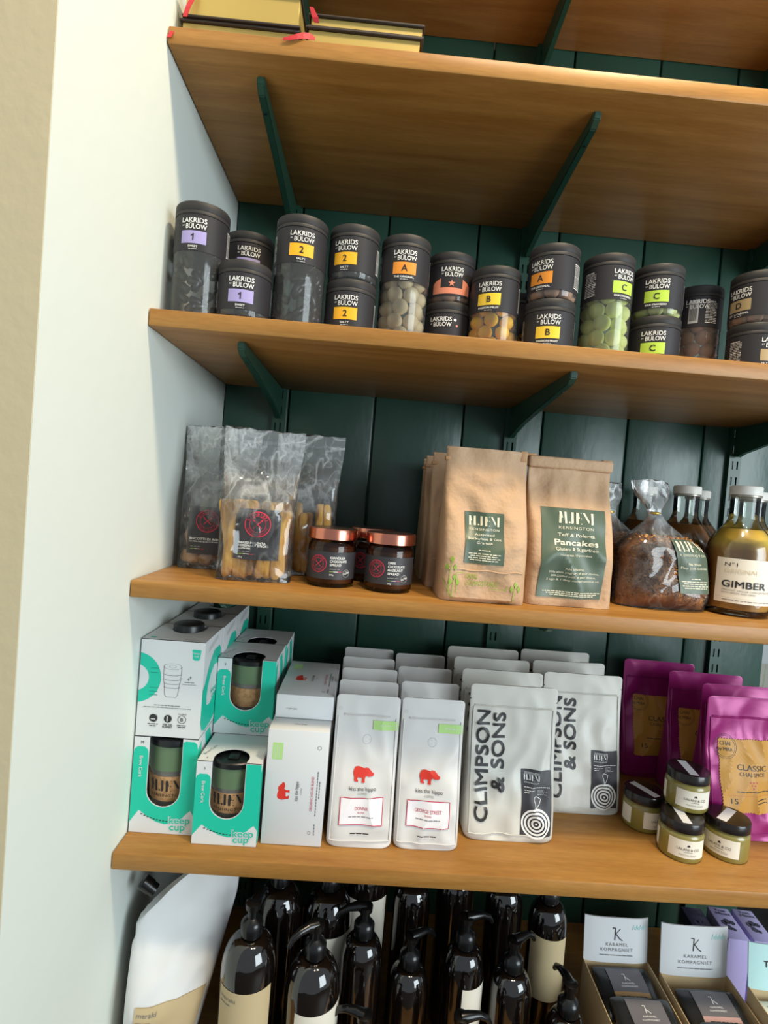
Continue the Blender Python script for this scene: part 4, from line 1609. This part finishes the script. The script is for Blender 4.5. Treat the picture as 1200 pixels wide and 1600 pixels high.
def carton(x0, y0, z, W, Dp, H, label, flat=False):
    t = thing('coffee_carton', label, 'box', (x0, y0, z + .0004), 0, 'white coffee cartons')
    MB().bbox((0, 0, 0), (W, Dp, H), .0012, 2).obj('carton', 'card_white', t, True)
    if flat:
        p = Print(m_plane((0, 0, H), (1, 0, 0), (0, 1, 0)))
        carton_print(p, W, Dp)
        p.build(t)
        p = Print(m_plane((0, 0, 0), (1, 0, 0), (0, 0, 1)))
        p.text('17 JAN 2022', W * .28, H * .38, .0022, 'grey_print', w=.016)
        p.build(t)
        p = Print(m_plane((0, Dp, 0), (0, -1, 0), (0, 0, 1)))
        p.rect(Dp * .04, H * .70, Dp * .92, H * .99, 'frame_red', 0)
        p.build(t)
    else:
        p = Print(m_plane((0, 0, 0), (1, 0, 0), (0, 0, 1)))
        carton_print(p, W, H)
        p.build(t)
        p = Print(m_plane((0, Dp, 0), (0, -1, 0), (0, 0, 1)))
        p.rect(Dp * .55, H * .09, Dp * .99, H * .90, 'frame_red', 0)
        p.build(t)
        p = Print(m_plane((0, 0, H), (1, 0, 0), (0, 1, 0)))
        p.dashes(W * .4, W * .62, Dp * .45, .0012, 'grey_print', seed=2)
        p.build(t)
    return t


carton(.1955, .0385, S4, .0875, .0435, .1695, 'white coffee carton standing at the front with red hippo')
carton(.1955, .0830, S4, .0875, .0435, .1695, 'second white coffee carton, standing right behind the front one')
carton(.1955, .1275, S4, .0875, .0435, .1695, 'third white coffee carton, under the flat-lying one')
carton(.1955, .1720, S4, .0875, .0435, .1695, 'fourth white coffee carton, at the back of the standing row')
carton(.1975, .0780, S4 + .1702, .0870, .165, .0355, 'white coffee carton lying flat on top of the standing ones', True)

# ------------------------------------------------------------------ coffee pouches
def pouch(W, Dp, H, seed, wr=.006, cor=.006):
    df = lambda v: (Dp * (1 - .95 * sm(.05, .86, v) ** .8)) * (1 if v < .86 else max(.03, 1 - (v - .86) * 8)) + .0016
    return bag(lambda v: W, df, H, lambda v: -.0 + Dp * .10 * v, lambda v: 8 - 4.5 * sm(.15, .9, v), wr, seed, 34, 36, cor, 14, 26)


def seams(t, fm, W, H, m):
    z = MB()
    z.tube([fm(W * (-.455 + .91 * i / 12), H * .048, -.0002) for i in range(13)], .0009, 6)
    for s_ in (-1, 1):
        z.tube([fm(s_ * W * .455, H * (.048 + .80 * i / 14), -.0002) for i in range(15)], .0008, 6)
    z.obj('seal_seam', m, t, True)


HIPW = .031


def hippo_pouch(x, y, rz, seed, label, name_, front=True, dx=0.):
    W, H = .0965, .213
    t = thing('coffee_pouch', label, 'bag', (x, y, S4 + .0005), rz, 'white coffee pouches with hippo')
    mb, fm = pouch(W, .056, H, seed, .010)
    mb.obj('pouch', 'pouch_white', t, True)
    # zip ridge and tear marks
    z = MB()
    for zz_ in (H * .858, H * .866):
        z.tube([fm(W * (-.36 + .72 * i / 10), zz_, .0002) for i in range(11)], .0007, 6)
    z.obj('zip_ridge', 'pouch_white', t, True)
    seams(t, fm, W, H, 'pouch_white')
    p = Print(fm, .004)
    p.ring(-W * .43, H * .905, .0022, .0025, 'light_grey_print', 0, 12)
    p.rect(W * .10, H * .765, W * .485, H * .83, 'sticker_green', 0)
    p.dashes(W * .2, W * .4, H * .795, .0013, 'card_white', seed=4)
    p.build(t)
    if front:
        p = Print(fm, .004)
        s_ = HIPW
        p.poly([((a - .5) * s_, H * .425 + b * s_) for a, b in HIPPO], 'hippo_red', 0)
        p.text('kiss the hippo', 0, H * .373, .0052, 'dark_print', w=.040)
        p.text('COFFEE', 0, H * .347, .0028, 'grey_print', w=.014)
        u, v0, v1 = .0315, H * .155, H * .325
        p.rect(-u, v0, u, v1, 'label_pale', 0)
        p.line([(-u, v0), (u, v0)], .0011, 'frame_red')
        p.line([(-u, v1), (u, v1)], .0011, 'frame_red')
        p.line([(-u, v0), (-u, v1)], .0011, 'frame_red')
        p.line([(u, v0), (u, v1)], .0011, 'frame_red')
        p.text(name_, 0, H * .248, .0048, 'frame_red', w=.0026 * len(name_) + .006)
        p.text('BLEND', 0, H * .226, .0022, 'frame_red', w=.010)
        p.dashes(-.018, .018, H * .203, .0012, 'grey_print', seed=3)
        p.dashes(-.014, .014, H * .095, .0014, 'dark_print', seed=5)
        p.build(t)
    # degassing valve
    p = Print(fm, .004)
    p.ring(.002, H * .70, .0062, .0066, 'light_grey_print', 0, 20)
    for i in range(3):
        p.disc(.002 + .003 * math.cos(i * 2.1), H * .70 + .003 * math.sin(i * 2.1), .0004, 'grey_print', 0, 6)
    p.build(t)
    return t


hippo_pouch(.3375, .0720, R(1), 3, 'white hippo coffee pouch at the front labelled Donna', 'DONNA')
hippo_pouch(.4370, .0765, R(1), 11, 'white hippo coffee pouch at the front labelled George Street', 'GEORGE STREET')
for k, (x, y) in enumerate(((.3375, .137), (.3390, .2005), (.3370, .264), (.3380, .3275))):
    hippo_pouch(x, y, R((-1, 1, -1, 0)[k]), 20 + k, ('first', 'second', 'third', 'rearmost')[k] + ' white pouch queued behind the Donna pouch', 'DONNA', k < 1)
for k, (x, y) in enumerate(((.4400, .150), (.4390, .228), (.4385, .310))):
    hippo_pouch(x, y, R((1, 0, 1)[k]), 30 + k, ('first', 'second', 'rearmost')[k] + ' white pouch queued behind the George Street pouch', 'GEORGE STREET', k < 1)


def climpson(x, y, rz, seed, label):
    W, H = .1415, .2305
    t = thing('coffee_pouch', label, 'bag', (x, y, S4 + .0005), rz, 'large cream coffee pouches')
    mb, fm = pouch(W, .060, H, seed, .012, .007)
    mb.obj('pouch', 'pouch_cream', t, True)
    z = MB()
    for zz_ in (H * .852, H * .860):
        z.tube([fm(W * (-.44 + .88 * i / 10), zz_, .0002) for i in range(11)], .0008, 6)
    z.obj('zip_ridge', 'pouch_cream', t, True)
    seams(t, fm, W, H, 'pouch_cream')
    p = Print(fm, .004)
    for s_ in (-1, 1):
        p.poly([(s_ * W * .5, H * .905), (s_ * W * .482, H * .9), (s_ * W * .5, H * .895)], 'dark_print', 0)
    p.text('CLIMPSON', -W * .265, H * .475, .0195, 'dark_print', w=H * .70, rot=PI / 2, bold=.02)
    p.text('& SONS', -W * .085, H * .565, .0195, 'dark_print', w=H * .50, rot=PI / 2, bold=.02)
    p.build(t)
    u0, u1, v0, v1 = W * .115, W * .445, H * .05, H * .455
    lo = sticker(t, fm, u0, v0, u1, v1, 'label_charcoal', 10, 20)
    p = Print(lambda u, v, k: fm(u, v, k + .0003), .004)
    w, h = u1 - u0, v1 - v0
    for i in range(3):
        p.dashes(u0 + w * .1, u0 + w * .6, v1 - h * .045 - i * h * .012, h * .007, 'light_grey_print', seed=i)
    hjem(p, u0 + w * .34, v1 - h * .155, w * .50, 'white_print')
    p.dashes(u0 + w * .08, u0 + w * .95, v1 - h * .255, h * .009, 'white_print', seed=3)
    p.dashes(u0 + w * .08, u0 + w * .42, v1 - h * .30, h * .009, 'white_print', seed=4)
    p.dashes(u0 + w * .08, u0 + w * .24, v1 - h * .33, h * .009, 'white_print', seed=5)
    for i in range(4):
        p.dashes(u0 + w * .52, u0 + w * (.85 if i % 2 else .75), v1 - h * (.295 + .022 * i), h * .008, 'light_grey_print', seed=6 + i)
    cc = [(.42, .60), (.47, .615), (.55, .60), (.64, .575), (.60, .52), (.55, .485), (.49, .455), (.47, .42), (.44, .415), (.46, .47), (.45, .52), (.41, .56), (.42, .60)]
    p.line([(u0 + w * a, v0 + h * b) for a, b in cc], .0008, 'white_print')
    cx, cy = u0 + w * .48, v0 + h * .21
    for r0, r1 in ((.0, .035), (.09, .15), (.20, .26), (.31, .37), (.41, .475)):
        if r0:
            p.ring(cx, cy, w * r0, w * r1, 'white_print', 2, 30)
        else:
            p.disc(cx, cy, w * r1, 'white_print', 2, 10)
    p.build(lo)
    return t


c1 = climpson(.5700, .1110, R(1), 4, 'large cream coffee pouch with black lettering at the front')
c2 = climpson(.7170, .2000, R(1), 15, 'large cream coffee pouch standing back beside the magenta pouches')
for k, (x, y) in enumerate(((.5690, .185), (.5660, .255), (.5640, .325))):
    clone(c2, (x, y, S4 + .0005), R((0, 0, 0)[k]), ('first', 'second', 'rearmost')[k] + ' cream pouch queued behind the front cream pouch')
for k, (x, y) in enumerate(((.7180, .272), (.7160, .344))):
    clone(c1, (x, y, S4 + .0005), R((3, 1)[k]), ('first', 'rearmost')[k] + ' cream pouch behind the set-back cream pouch')

# ------------------------------------------------------------------ magenta chai pouches
def chai(x, y, rz, seed, label):
    W, H = .142, .226
    t = thing('chai_pouch', label, 'bag', (x, y, S4 + .0005), rz, 'magenta chai pouches')
    mb, fm = pouch(W, .054, H, seed, .013, .007)
    mb.obj('pouch', 'magenta_foil', t, True)
    z = MB()
    for zz_ in (H * .845, H * .855):
        z.tube([fm(W * (-.44 + .88 * i / 10), zz_, .0002) for i in range(11)], .0008, 6)
    z.obj('zip_ridge', 'magenta_foil', t, True)
    seams(t, fm, W, H, 'magenta_foil')
    u0, u1, v0, v1 = -W * .345, W * .36, H * .20, H * .69
    vs = []
    ns = 22
    nt_ = 24
    a = .0016
    for i in range(ns):
        vs.append((u0 + (u1 - u0) * i / ns, v0 + a * math.sin(PI * i)))
        vs.append((u0 + (u1 - u0) * (i + .5) / ns, v0 - a))
    for i in range(nt_):
        vs.append((u1, v0 + (v1 - v0) * i / nt_))
        vs.append((u1 + a, v0 + (v1 - v0) * (i + .5) / nt_))
    for i in range(ns):
        vs.append((u1 - (u1 - u0) * i / ns, v1))
        vs.append((u1 - (u1 - u0) * (i + .5) / ns, v1 + a))
    for i in range(nt_):
        vs.append((u0, v1 - (v1 - v0) * i / nt_))
        vs.append((u0 - a, v1 - (v1 - v0) * (i + .5) / nt_))
    p = Print(fm, .005)
    p.poly(vs, 'ochre_label', 0)
    w, h = u1 - u0, v1 - v0
    cx, cy = u0 + w * .10, v1 - h * .10
    for r0, r1 in ((.0185, .0190), (.0160, .0165)):
        p.ring(cx, cy, r0, r1, 'dark_print', 1, 30)
    p.text('CHAI', cx, cy + .0015, .0060, 'dark_print', w=.017)
    p.text('by MIRA', cx, cy - .0070, .0050, 'dark_print', w=.023)
    p.text('CLASSIC', u0 + w * .54, v1 - h * .42, .0085, 'dark_print', w=w * .50)
    p.text('CHAI SPICE', u0 + w * .54, v1 - h * .50, .0056, 'dark_print', w=w * .44)
    for i, (a_, b_) in enumerate(((-1, 0), (0, 0), (1, 0), (-.5, -1), (.5, -1), (0, -2))):
        p.disc(u0 + w * .54 + a_ * .0055, v1 - h * .575 + b_ * .0048, .0013, 'frame_red', 1, 8)
    p.dashes(u0 + w * .25, u0 + w * .86, v1 - h * .715, .0013, 'dark_print', seed=3)
    p.rect(u0 + w * .05, v1 - h * .765, u1 - w * .05, v1 - h * .767, 'hippo_red', 1)
    p.text('15', u0 + w * .20, v1 - h * .875, .0075, 'dark_print', w=.011)
    for i in range(2):
        p.dashes(u0 + w * .60, u0 + w * .82, v1 - h * (.83 + .045 * i), .0014, 'dark_print', seed=8 + i)
    p.build(t)
    return t


ch = chai(.9800, .1500, R(2), 3, 'front magenta chai pouch cut off at the right edge')
clone(ch, (.9300, .3400, S4 + .0005), R(-3), 'rearmost magenta chai pouch beside the cream pouch')
clone(ch, (.9880, .2780, S4 + .0005), R(-2), 'second magenta chai pouch from the back')
clone(ch, (1.0120, .2140, S4 + .0005), R(0), 'magenta chai pouch directly behind the front one')

# ------------------------------------------------------------------ matcha jars
def matcha(x, y, z, rz, label):
    r = .0318
    t = thing('matcha_jar', label, 'jar', (x, y, z + .0004), rz, 'green jars with dark lids')
    MB().lathe([(r - .006, 0), (r - .0015, .001), (r, .0045), (r, .037), (r - .001, .0405), (r - .003, .0425), (r - .003, .045)], 48).obj('glass_body', 'olive_cream', t, True)
    MB().lathe([(r - .0012, .0440), (r - .0004, .0446), (r - .0004, .0575), (r - .0012, .0590), (r - .003, .0593)], 48).obj('lid', 'brown_lid', t, True)
    p = Print(m_plane((-.0085, -.030, .0593), (1, 0, 0), (0, 1, 0)))
    p.rect(0, .004, .0135, .054, 'sticker_white', 0, 'price_sticker')
    p.build(t)
    vs, fs = [], []
    n = 24
    for k in (.0004, .0001):
        for i in range(n + 1):
            a = R(-50 + 100 * i / n)
            for zq in (.0085, .0355):
                vs.append(((r + k) * math.sin(a), -(r + k) * math.cos(a), zq))
    for kk in (0, 2 * (n + 1)):
        for i in range(n):
            fs.append((kk + 2 * i, kk + 2 * i + 2, kk + 2 * i + 3, kk + 2 * i + 1))
    lo = MB().add(vs, fs).obj('paper_label', 'bottle_label', t, True)
    p = Print(m_cyl(r + .0004), .004)
    p.poly([(-.0022, .0265), (.0022, .0265), (.0012, .0295), (0, .0282), (-.0012, .0295)], 'dark_print', 1)
    p.text('LALANI & CO', 0, .0205, .0036, 'dark_print', w=.032)
    p.dashes(-.006, .006, .0178, .0008, 'grey_print', seed=1)
    p.text('MATCHA GOLD', 0, .0125, .0024, 'grey_print', w=.024)
    p.build(lo)
    # second small label on the far side
    vs, fs = [], []
    for i in range(9):
        a = R(-125 + 40 * i / 8)
        for zq in (.0085, .0355):
            vs.append(((r + .0003) * math.sin(a), -(r + .0003) * math.cos(a), zq))
    for i in range(8):
        fs.append((2 * i, 2 * i + 2, 2 * i + 3, 2 * i + 1))
    MB().add(vs, fs).obj('side_label', 'bottle_label', t, True)
    return t


mA = matcha(.8400, .0830, S4, R(-10), 'olive jar with dark lid at the front of the small jar pile')
clone(mA, (.9170, .0890, S4 + .0004), R(-50), 'olive jar with dark lid at the front right of the pile')
clone(mA, (.8160, .1530, S4 + .0004), R(25), 'olive jar with dark lid at the back left of the pile')
clone(mA, (.8620, .1130, S4 + .0004 + .0600), R(-8), 'olive jar with dark lid on top of the pile')
clone(mA, (.8910, .1560, S4 + .0004), R(10), 'olive jar with dark lid hidden under the top jar of the pile')

# ------------------------------------------------------------------ dark pump bottles and the refill pouch
def pump_bottle(x, y, r, neck, ang, label, swing, lab=None):
    """neck: world height of the shoulder top"""
    h = neck - S5
    t = thing('pump_bottle', label, 'bottle', (x, y, S5 + .0005), 0, 'dark pump bottles')
    sh = r * 1.25
    pr = [(r - .004, 0), (r - .001, .002), (r, .006), (r, h - sh)]
    for i in range(1, 9):
        a = PI / 2 * i / 8
        pr.append((.0125 + (r - .0125) * math.cos(a) ** .9, h - sh + sh * math.sin(a) ** 1.0))
    pr.append((.0122, h + .006))
    MB().lathe(pr, 44).obj('bottle', 'amber_black_glass', t, True)
    MB().lathe([(.0145, h + .002), (.0155, h + .003), (.0155, h + .018), (.0125, h + .022), (.0075, h + .026), (.0070, h + .036), (.0105, h + .038), (.0110, h + .046), (.006, h + .048)], 28).obj('pump_collar', 'pump_black', t, True)
    q = [(0, 0, h + .043), (.012, -.001, h + .045), (.026, 0, h + .044), (.038, 0, h + .038), (.043, 0, h + .030)]
    ca, sa = math.cos(swing), math.sin(swing)
    MB().tube([(a * ca - b * sa, a * sa + b * ca, c) for a, b, c in q], [.0085, .0068, .0052, .0042, .0034], 12).obj('pump_nozzle', 'pump_black', t, True)
    if lab:
        w2, z1, m, txt_ = lab
        z1 = h - sh - z1
        vs, fs = [], []
        n = 24
        for i in range(n + 1):
            a = ang + (-w2 + 2 * w2 * i / n) / r
            for zq in (z1 - .10, z1):
                vs.append(((r + .0004) * math.sin(a), -(r + .0004) * math.cos(a), zq))
        for i in range(n):
            fs.append((2 * i, 2 * i + 2, 2 * i + 3, 2 * i + 1))
        lo = MB().add(vs, fs).obj('paper_label', m, t, True)
        if txt_:
            p = Print(m_cyl(r + .0004, ang), .004)
            p.text('meraki', -w2 + .004, z1 - .014, .0052, 'grey_print', al='l', w=.026)
            p.dashes(-w2 + .004, -w2 + .022, z1 - .020, .0013, 'grey_print', seed=2)
            p.build(lo)
    return t


PB = [  # x, y, r, neck, label angle, swing deg, label
    (.197, .012, .0385, .822, 2, 75, ('b', True), 'large dark pump bottle with beige label beside the white refill pouch'),
    (.288, .008, .0385, .800, 30, 215, ('w', False), 'large dark pump bottle with white label, second from the refill pouch'),
    (.222, .105, .0385, .828, 0, 100, None, 'large dark pump bottle behind the beige-labelled one'),
    (.300, .108, .0385, .824, 40, 215, ('w', False), 'large dark pump bottle behind the white-labelled one'),
    (.363, -.020, .0310, .700, 0, 160, None, 'dark pump bottle at the very front, third column from the refill pouch'),
    (.357, .060, .0310, .790, 0, 190, None, 'dark pump bottle behind the front one in the third column'),
    (.360, .165, .0385, .842, 0, 200, ('w', False), 'dark pump bottle at the back of the third column'),
    (.430, .060, .0310, .748, 0, 30, None, 'dark pump bottle alone at the front of the fourth column'),
    (.437, .145, .0310, .815, 0, 20, None, 'dark pump bottle at the back of the fourth column'),
    (.497, -.015, .0310, .700, 0, 10, None, 'dark pump bottle at the very front of the fifth column'),
    (.514, .070, .0310, .775, 50, 15, ('w', False), 'dark pump bottle with a white label edge in the fifth column'),
    (.512, .160, .0310, .828, 0, 20, None, 'dark pump bottle at the back of the fifth column'),
    (.585, .055, .0310, .755, -20, 30, None, 'dark pump bottle in the sixth column'),
    (.592, .145, .0310, .822, 0, 15, None, 'dark pump bottle at the back of the sixth column'),
    (.613, -.025, .0300, .668, 0, 15, None, 'dark pump bottle with its pump low at the front right'),
    (.664, .030, .0300, .715, 0, 100, ('b', False), 'dark pump bottle with beige label nearest the caramel boxes'),
    (.660, .125, .0310, .812, -10, 160, ('b', False), 'dark pump bottle at the back nearest the caramel boxes'),
]
for (x, y, r, nk, an, sw, lb, label) in PB:
    l = None
    if lb:
        l = (r * 1.05, .004, 'beige_label' if lb[0] == 'b' else 'bottle_label', lb[1])
    pump_bottle(x, y, r, nk, R(an), label, R(sw), l)

t = thing('refill_pouch', 'tall white refill pouch with slanted black cap beside the white wall', 'bag', (.088, .045, S5 + .0005), R(4))
mb, fm = bag(lambda v: .135 * (1 - .12 * sm(.80, 1, v)), lambda v: .07 * (1 - .92 * sm(.35, .97, v)) + .003, .322, lambda v: .022 * sm(.3, 1, v), lambda v: 3.2, .010, 5, 30, 40, .01, 10, 20)
H = .322
nv = []
for a, b, c in mb.v:
    f = c / H
    # spouted corner: cut the upper left corner diagonally
    lim = -.0675 + .30 * max(0, f - .69) + .006 * math.exp(-((f - .66) / .03) ** 2)
    a = max(a, lim) if f > .6 else a
    nv.append((-.0675 + (a + .0675) * (.0855 + .07 * f) / .135, b, c))
mb.v = nv
mb.obj('pouch', 'refill_white', t, True)
gr_ = lambda u, v, k: fm(u, v, k) + Vector((-u - .0675 + (u + .0675) * (.0855 + .07 * v / H) / .135, 0, 0))
fr_ = lambda u, v, k: gr_(u, v * (1 + 1.9 * max(0, u + .02)), k + .0006)
lo = sticker(t, fr_, -.042, .02, .067, .136, 'beige_label', 14, 10)
p = Print(lambda u, v, k: fr_(u, v, k + .0004), .005)
p.text('meraki', -.038, .124, .0062, 'grey_print', al='l', w=.032)
p.dashes(-.038, -.014, .117, .0014, 'grey_print', seed=2)
p.build(lo)
cx = MB().lathe([(.0095, -.004), (.0095, .004), (.0105, .0045), (.0105, .018), (.009, .0195)], 24).obj('cap', 'pump_black', t, True)
cx.location = (-.047, .016, .268)
cx.rotation_euler = (0, R(-52), 0)

# ------------------------------------------------------------------ caramel display boxes
def display(x0, x1, yb, yf, ztop, zback, label, header, name='display_box', inner='carton_kraft', rz=0):
    """open tray: header card at the back, slanted side walls"""
    w = x1 - x0
    dp = yb - yf
    t = thing(name, label, 'box', (x0, yf, S5 + .0005), rz, 'counter display boxes')
    h = ztop - S5
    hb = zback - S5
    T = .0012
    m = MB()
    side = [(0, 0), (dp, 0), (dp, h), (dp * .97, h), (0, h - .012)]
    m.prism(side, lambda u, v, k: Vector((T / 2 + k, u, v)), T)
    m.prism(side, lambda u, v, k: Vector((w + T / 2 + k, u, v)), T)
    m.box((0, -T, 0), (w, 0, h - .014)).box((0, dp, 0), (w, dp + T, h)).box((0, 0, 0), (w, dp, T))
    m.obj('tray', inner, t)
    MB().box((T, T, T), (w - T, dp - T, h - .036)).obj('insert', inner, t)
    # header card, folded over with rounded side edges
    vs, fs = [], []
    n = 14
    for i in range(n + 1):
        u = w * i / n
        bow = .004 * (abs(2 * i / n - 1)) ** 4
        for zq, yq in ((h - .002, dp - .004), (hb, dp + .004)):
            vs.append((u, yq + bow, zq))
        for zq, yq in ((hb, dp + .006), (h - .002, dp - .002)):
            vs.append((u, yq + bow, zq))
    for i in range(n):
        for j in range(4):
            fs.append((4 * i + j, 4 * i + 4 + j, 4 * i + 4 + (j + 1) % 4, 4 * i + (j + 1) % 4))
    fs += [(0, 1, 2, 3), tuple(4 * n + j for j in (3, 2, 1, 0))]
    hd = MB().add(vs, fs).obj('header_card', header, t, True)
    pm = lambda u, v, k: Vector((u, dp - .004 + .008 * (v / (hb - h)) - k + .004 * abs(2 * u / w - 1) ** 4, h + v))
    return t, hd, pm, w, hb - h, h, dp


def caramel_header(hd, pm, w, hh):
    p = Print(pm, .006)
    a, c = w * .5, hh * .62
    p.line([(a - .008, c + .010), (a - .003, c + .010), (a - .004, c - .009)], .0016, 'dark_print')
    p.line([(a - .003, c), (a + .005, c + .009)], .0009, 'dark_print')
    p.line([(a - .002, c + .001), (a + .004, c - .006), (a + .009, c - .009)], .0016, 'dark_print')
    p.text('KARAMEL', a, hh * .36, .0048, 'grey_print', w=w * .34, space=1.3)
    p.text('KOMPAGNIET', a, hh * .24, .0048, 'grey_print', w=w * .50, space=1.3)
    p.dashes(w * .24, w * .76, hh * .14, .0013, 'grey_print', seed=5)
    for k in range(4):
        x_ = w * (.74 + .055 * k)
        p.line([(x_, hh * .74), (x_ + .002, hh * .86), (x_ + .004, hh * .75), (x_ + .0055, hh * .82)], .0012, 'mint_card', 1)
    p.build(hd)


def caramel_bar(x, y, z, tilt, label, w, band, rz=0.):
    t = thing('caramel_bar', label, 'candy', (x, y, z), rz, 'wrapped caramel bars')
    t.rotation_euler = (tilt, 0, rz)
    mb, fm = bag(lambda v: w, lambda v: .018 * (1 - .7 * abs(2 * v - 1) ** 4), .075, None, lambda v: 4, .003, int(x * 1000), 16, 14, .004)
    mb.obj('wrapper', 'wrapper_black', t, True)
    lo = sticker(t, fm, -w * .28, .034, w * .34, .070, 'wrapper_grey', 8, 8)
    sticker(t, fm, -w * .28, .005, w * .34, .034, band, 8, 8)
    p = Print(lambda u, v, k: fm(u, v, k + .0005), .005)
    p.line([(-.003, .060), (.001, .060), (.0, .050)], .001, 'white_print')
    p.line([(.001, .055), (.007, .050)], .001, 'white_print')
    p.text('KARAMEL', w * .03, .0445, .0024, 'white_print', w=.020)
    p.text('KOMPAGNIET', w * .03, .0400, .0024, 'white_print', w=.026)
    for i in range(3):
        p.dashes(-w * .2, w * .26, .026 - i * .005, .0012, 'dark_print', seed=i)
    p.build(lo)
    return t


t, hd, pm, w, hh, h, dp = display(.7235, .8300, .122, -.10, .7215, .7885, 'caramel display box with kraft tray next to the dark bottles', 'card_white')
caramel_header(hd, pm, w, hh)
for i in range(3):
    caramel_bar(.777 + .003 * i, .039 - .058 * i, .6985 + .004 * i, R(-76), 'dark wrapped caramel bar, %s in the display box by the bottles' % ('rearmost', 'middle', 'front')[i], .090, 'wrapper_tan')
t, hd, pm, w, hh, h, dp = display(.8395, .9490, .100, -.08, .7245, .7990, 'caramel display box in the middle, with pink-banded bars', 'card_white')
caramel_header(hd, pm, w, hh)
for i in range(2):
    caramel_bar(.8945 + .003 * i, .003 - .058 * i, .7010 + .004 * i, R(-76), 'pink-banded caramel bar, %s in the middle display box' % ('rear', 'front')[i], .092, 'wrapper_pink')
t, hd, pm, w, hh, h, dp = display(.9560, 1.0650, .062, -.10, .7420, .8060, 'mint display box with a pale mint header at the right edge', 'mint_card')
p = Print(pm, .006)
p.text('True Mints', w * .20, hh * .50, .0085, 'dark_print', al='l', w=.058, bold=.02)
p.text('Fresh Mint', w * .36, hh * .30, .0040, 'grey_print', al='l', w=.028)
p.disc(w * .95, hh * .9, .012, 'lime')
p.build(hd)
for i in range(6):
    r_, c_ = i // 2, i % 2
    q = thing('mint_packet', ('rear', 'middle', 'front')[r_] + (' left' if c_ == 0 else ' right') + ' pale mint packet in the mint display box', 'box', (.962 + c_ * .05, .020 - r_ * .036, .7065), 0, 'pale mint packets')
    MB().bbox((0, 0, 0), (.047, .032, .024), .0015).obj('packet', 'mint_pack', q, True)
    p = Print(m_plane((0, 0, .024), (1, 0, 0), (0, 1, 0)))
    p.text('True Mints', .0235, .018, .0042, 'grey_print', w=.03)
    p.dashes(.010, .036, .009, .0016, 'light_grey_print', seed=i)
    p.build(q)

# lilac gum cartons behind the displays
for i, (x, y, zt) in enumerate(((1.0085, .183, .720), (1.0540, .181, .720), (.9620, .190, .712))):
    t = thing('gum_carton', ('lilac gum carton just left of the mint header', 'lilac gum carton directly behind the mint header', 'dark gum carton left of the lilac ones behind the caramel boxes')[i], 'box', (x, y, S5 + .0005), R(-7), 'gum cartons')
    w, dpt, hh = .038, .078, zt - S5
    MB().bbox((0, 0, 0), (w, dpt, hh), .002).obj('carton', 'purple_dark' if i == 2 else 'purple_card', t, True)
    p = Print(m_plane((0, 0, hh), (1, 0, 0), (0, 1, 0)))
    p.text('True', w * .5, dpt * .85, .0058, 'purple_dark', w=w * .5, bold=.02)
    p.text('Mints', w * .55, dpt * .75, .0058, 'purple_dark', w=w * .66, bold=.02)
    for (a, b, r_) in ((.32, .50, .0050), (.50, .55, .0058), (.72, .52, .0046), (.42, .36, .0055), (.60, .31, .0035)):
        p.disc(w * a, dpt * b, r_, 'purple_dark', 0, 16, 1.2)
    p.build(t)

bpy.data.objects.remove(_fo, do_unlink=True)
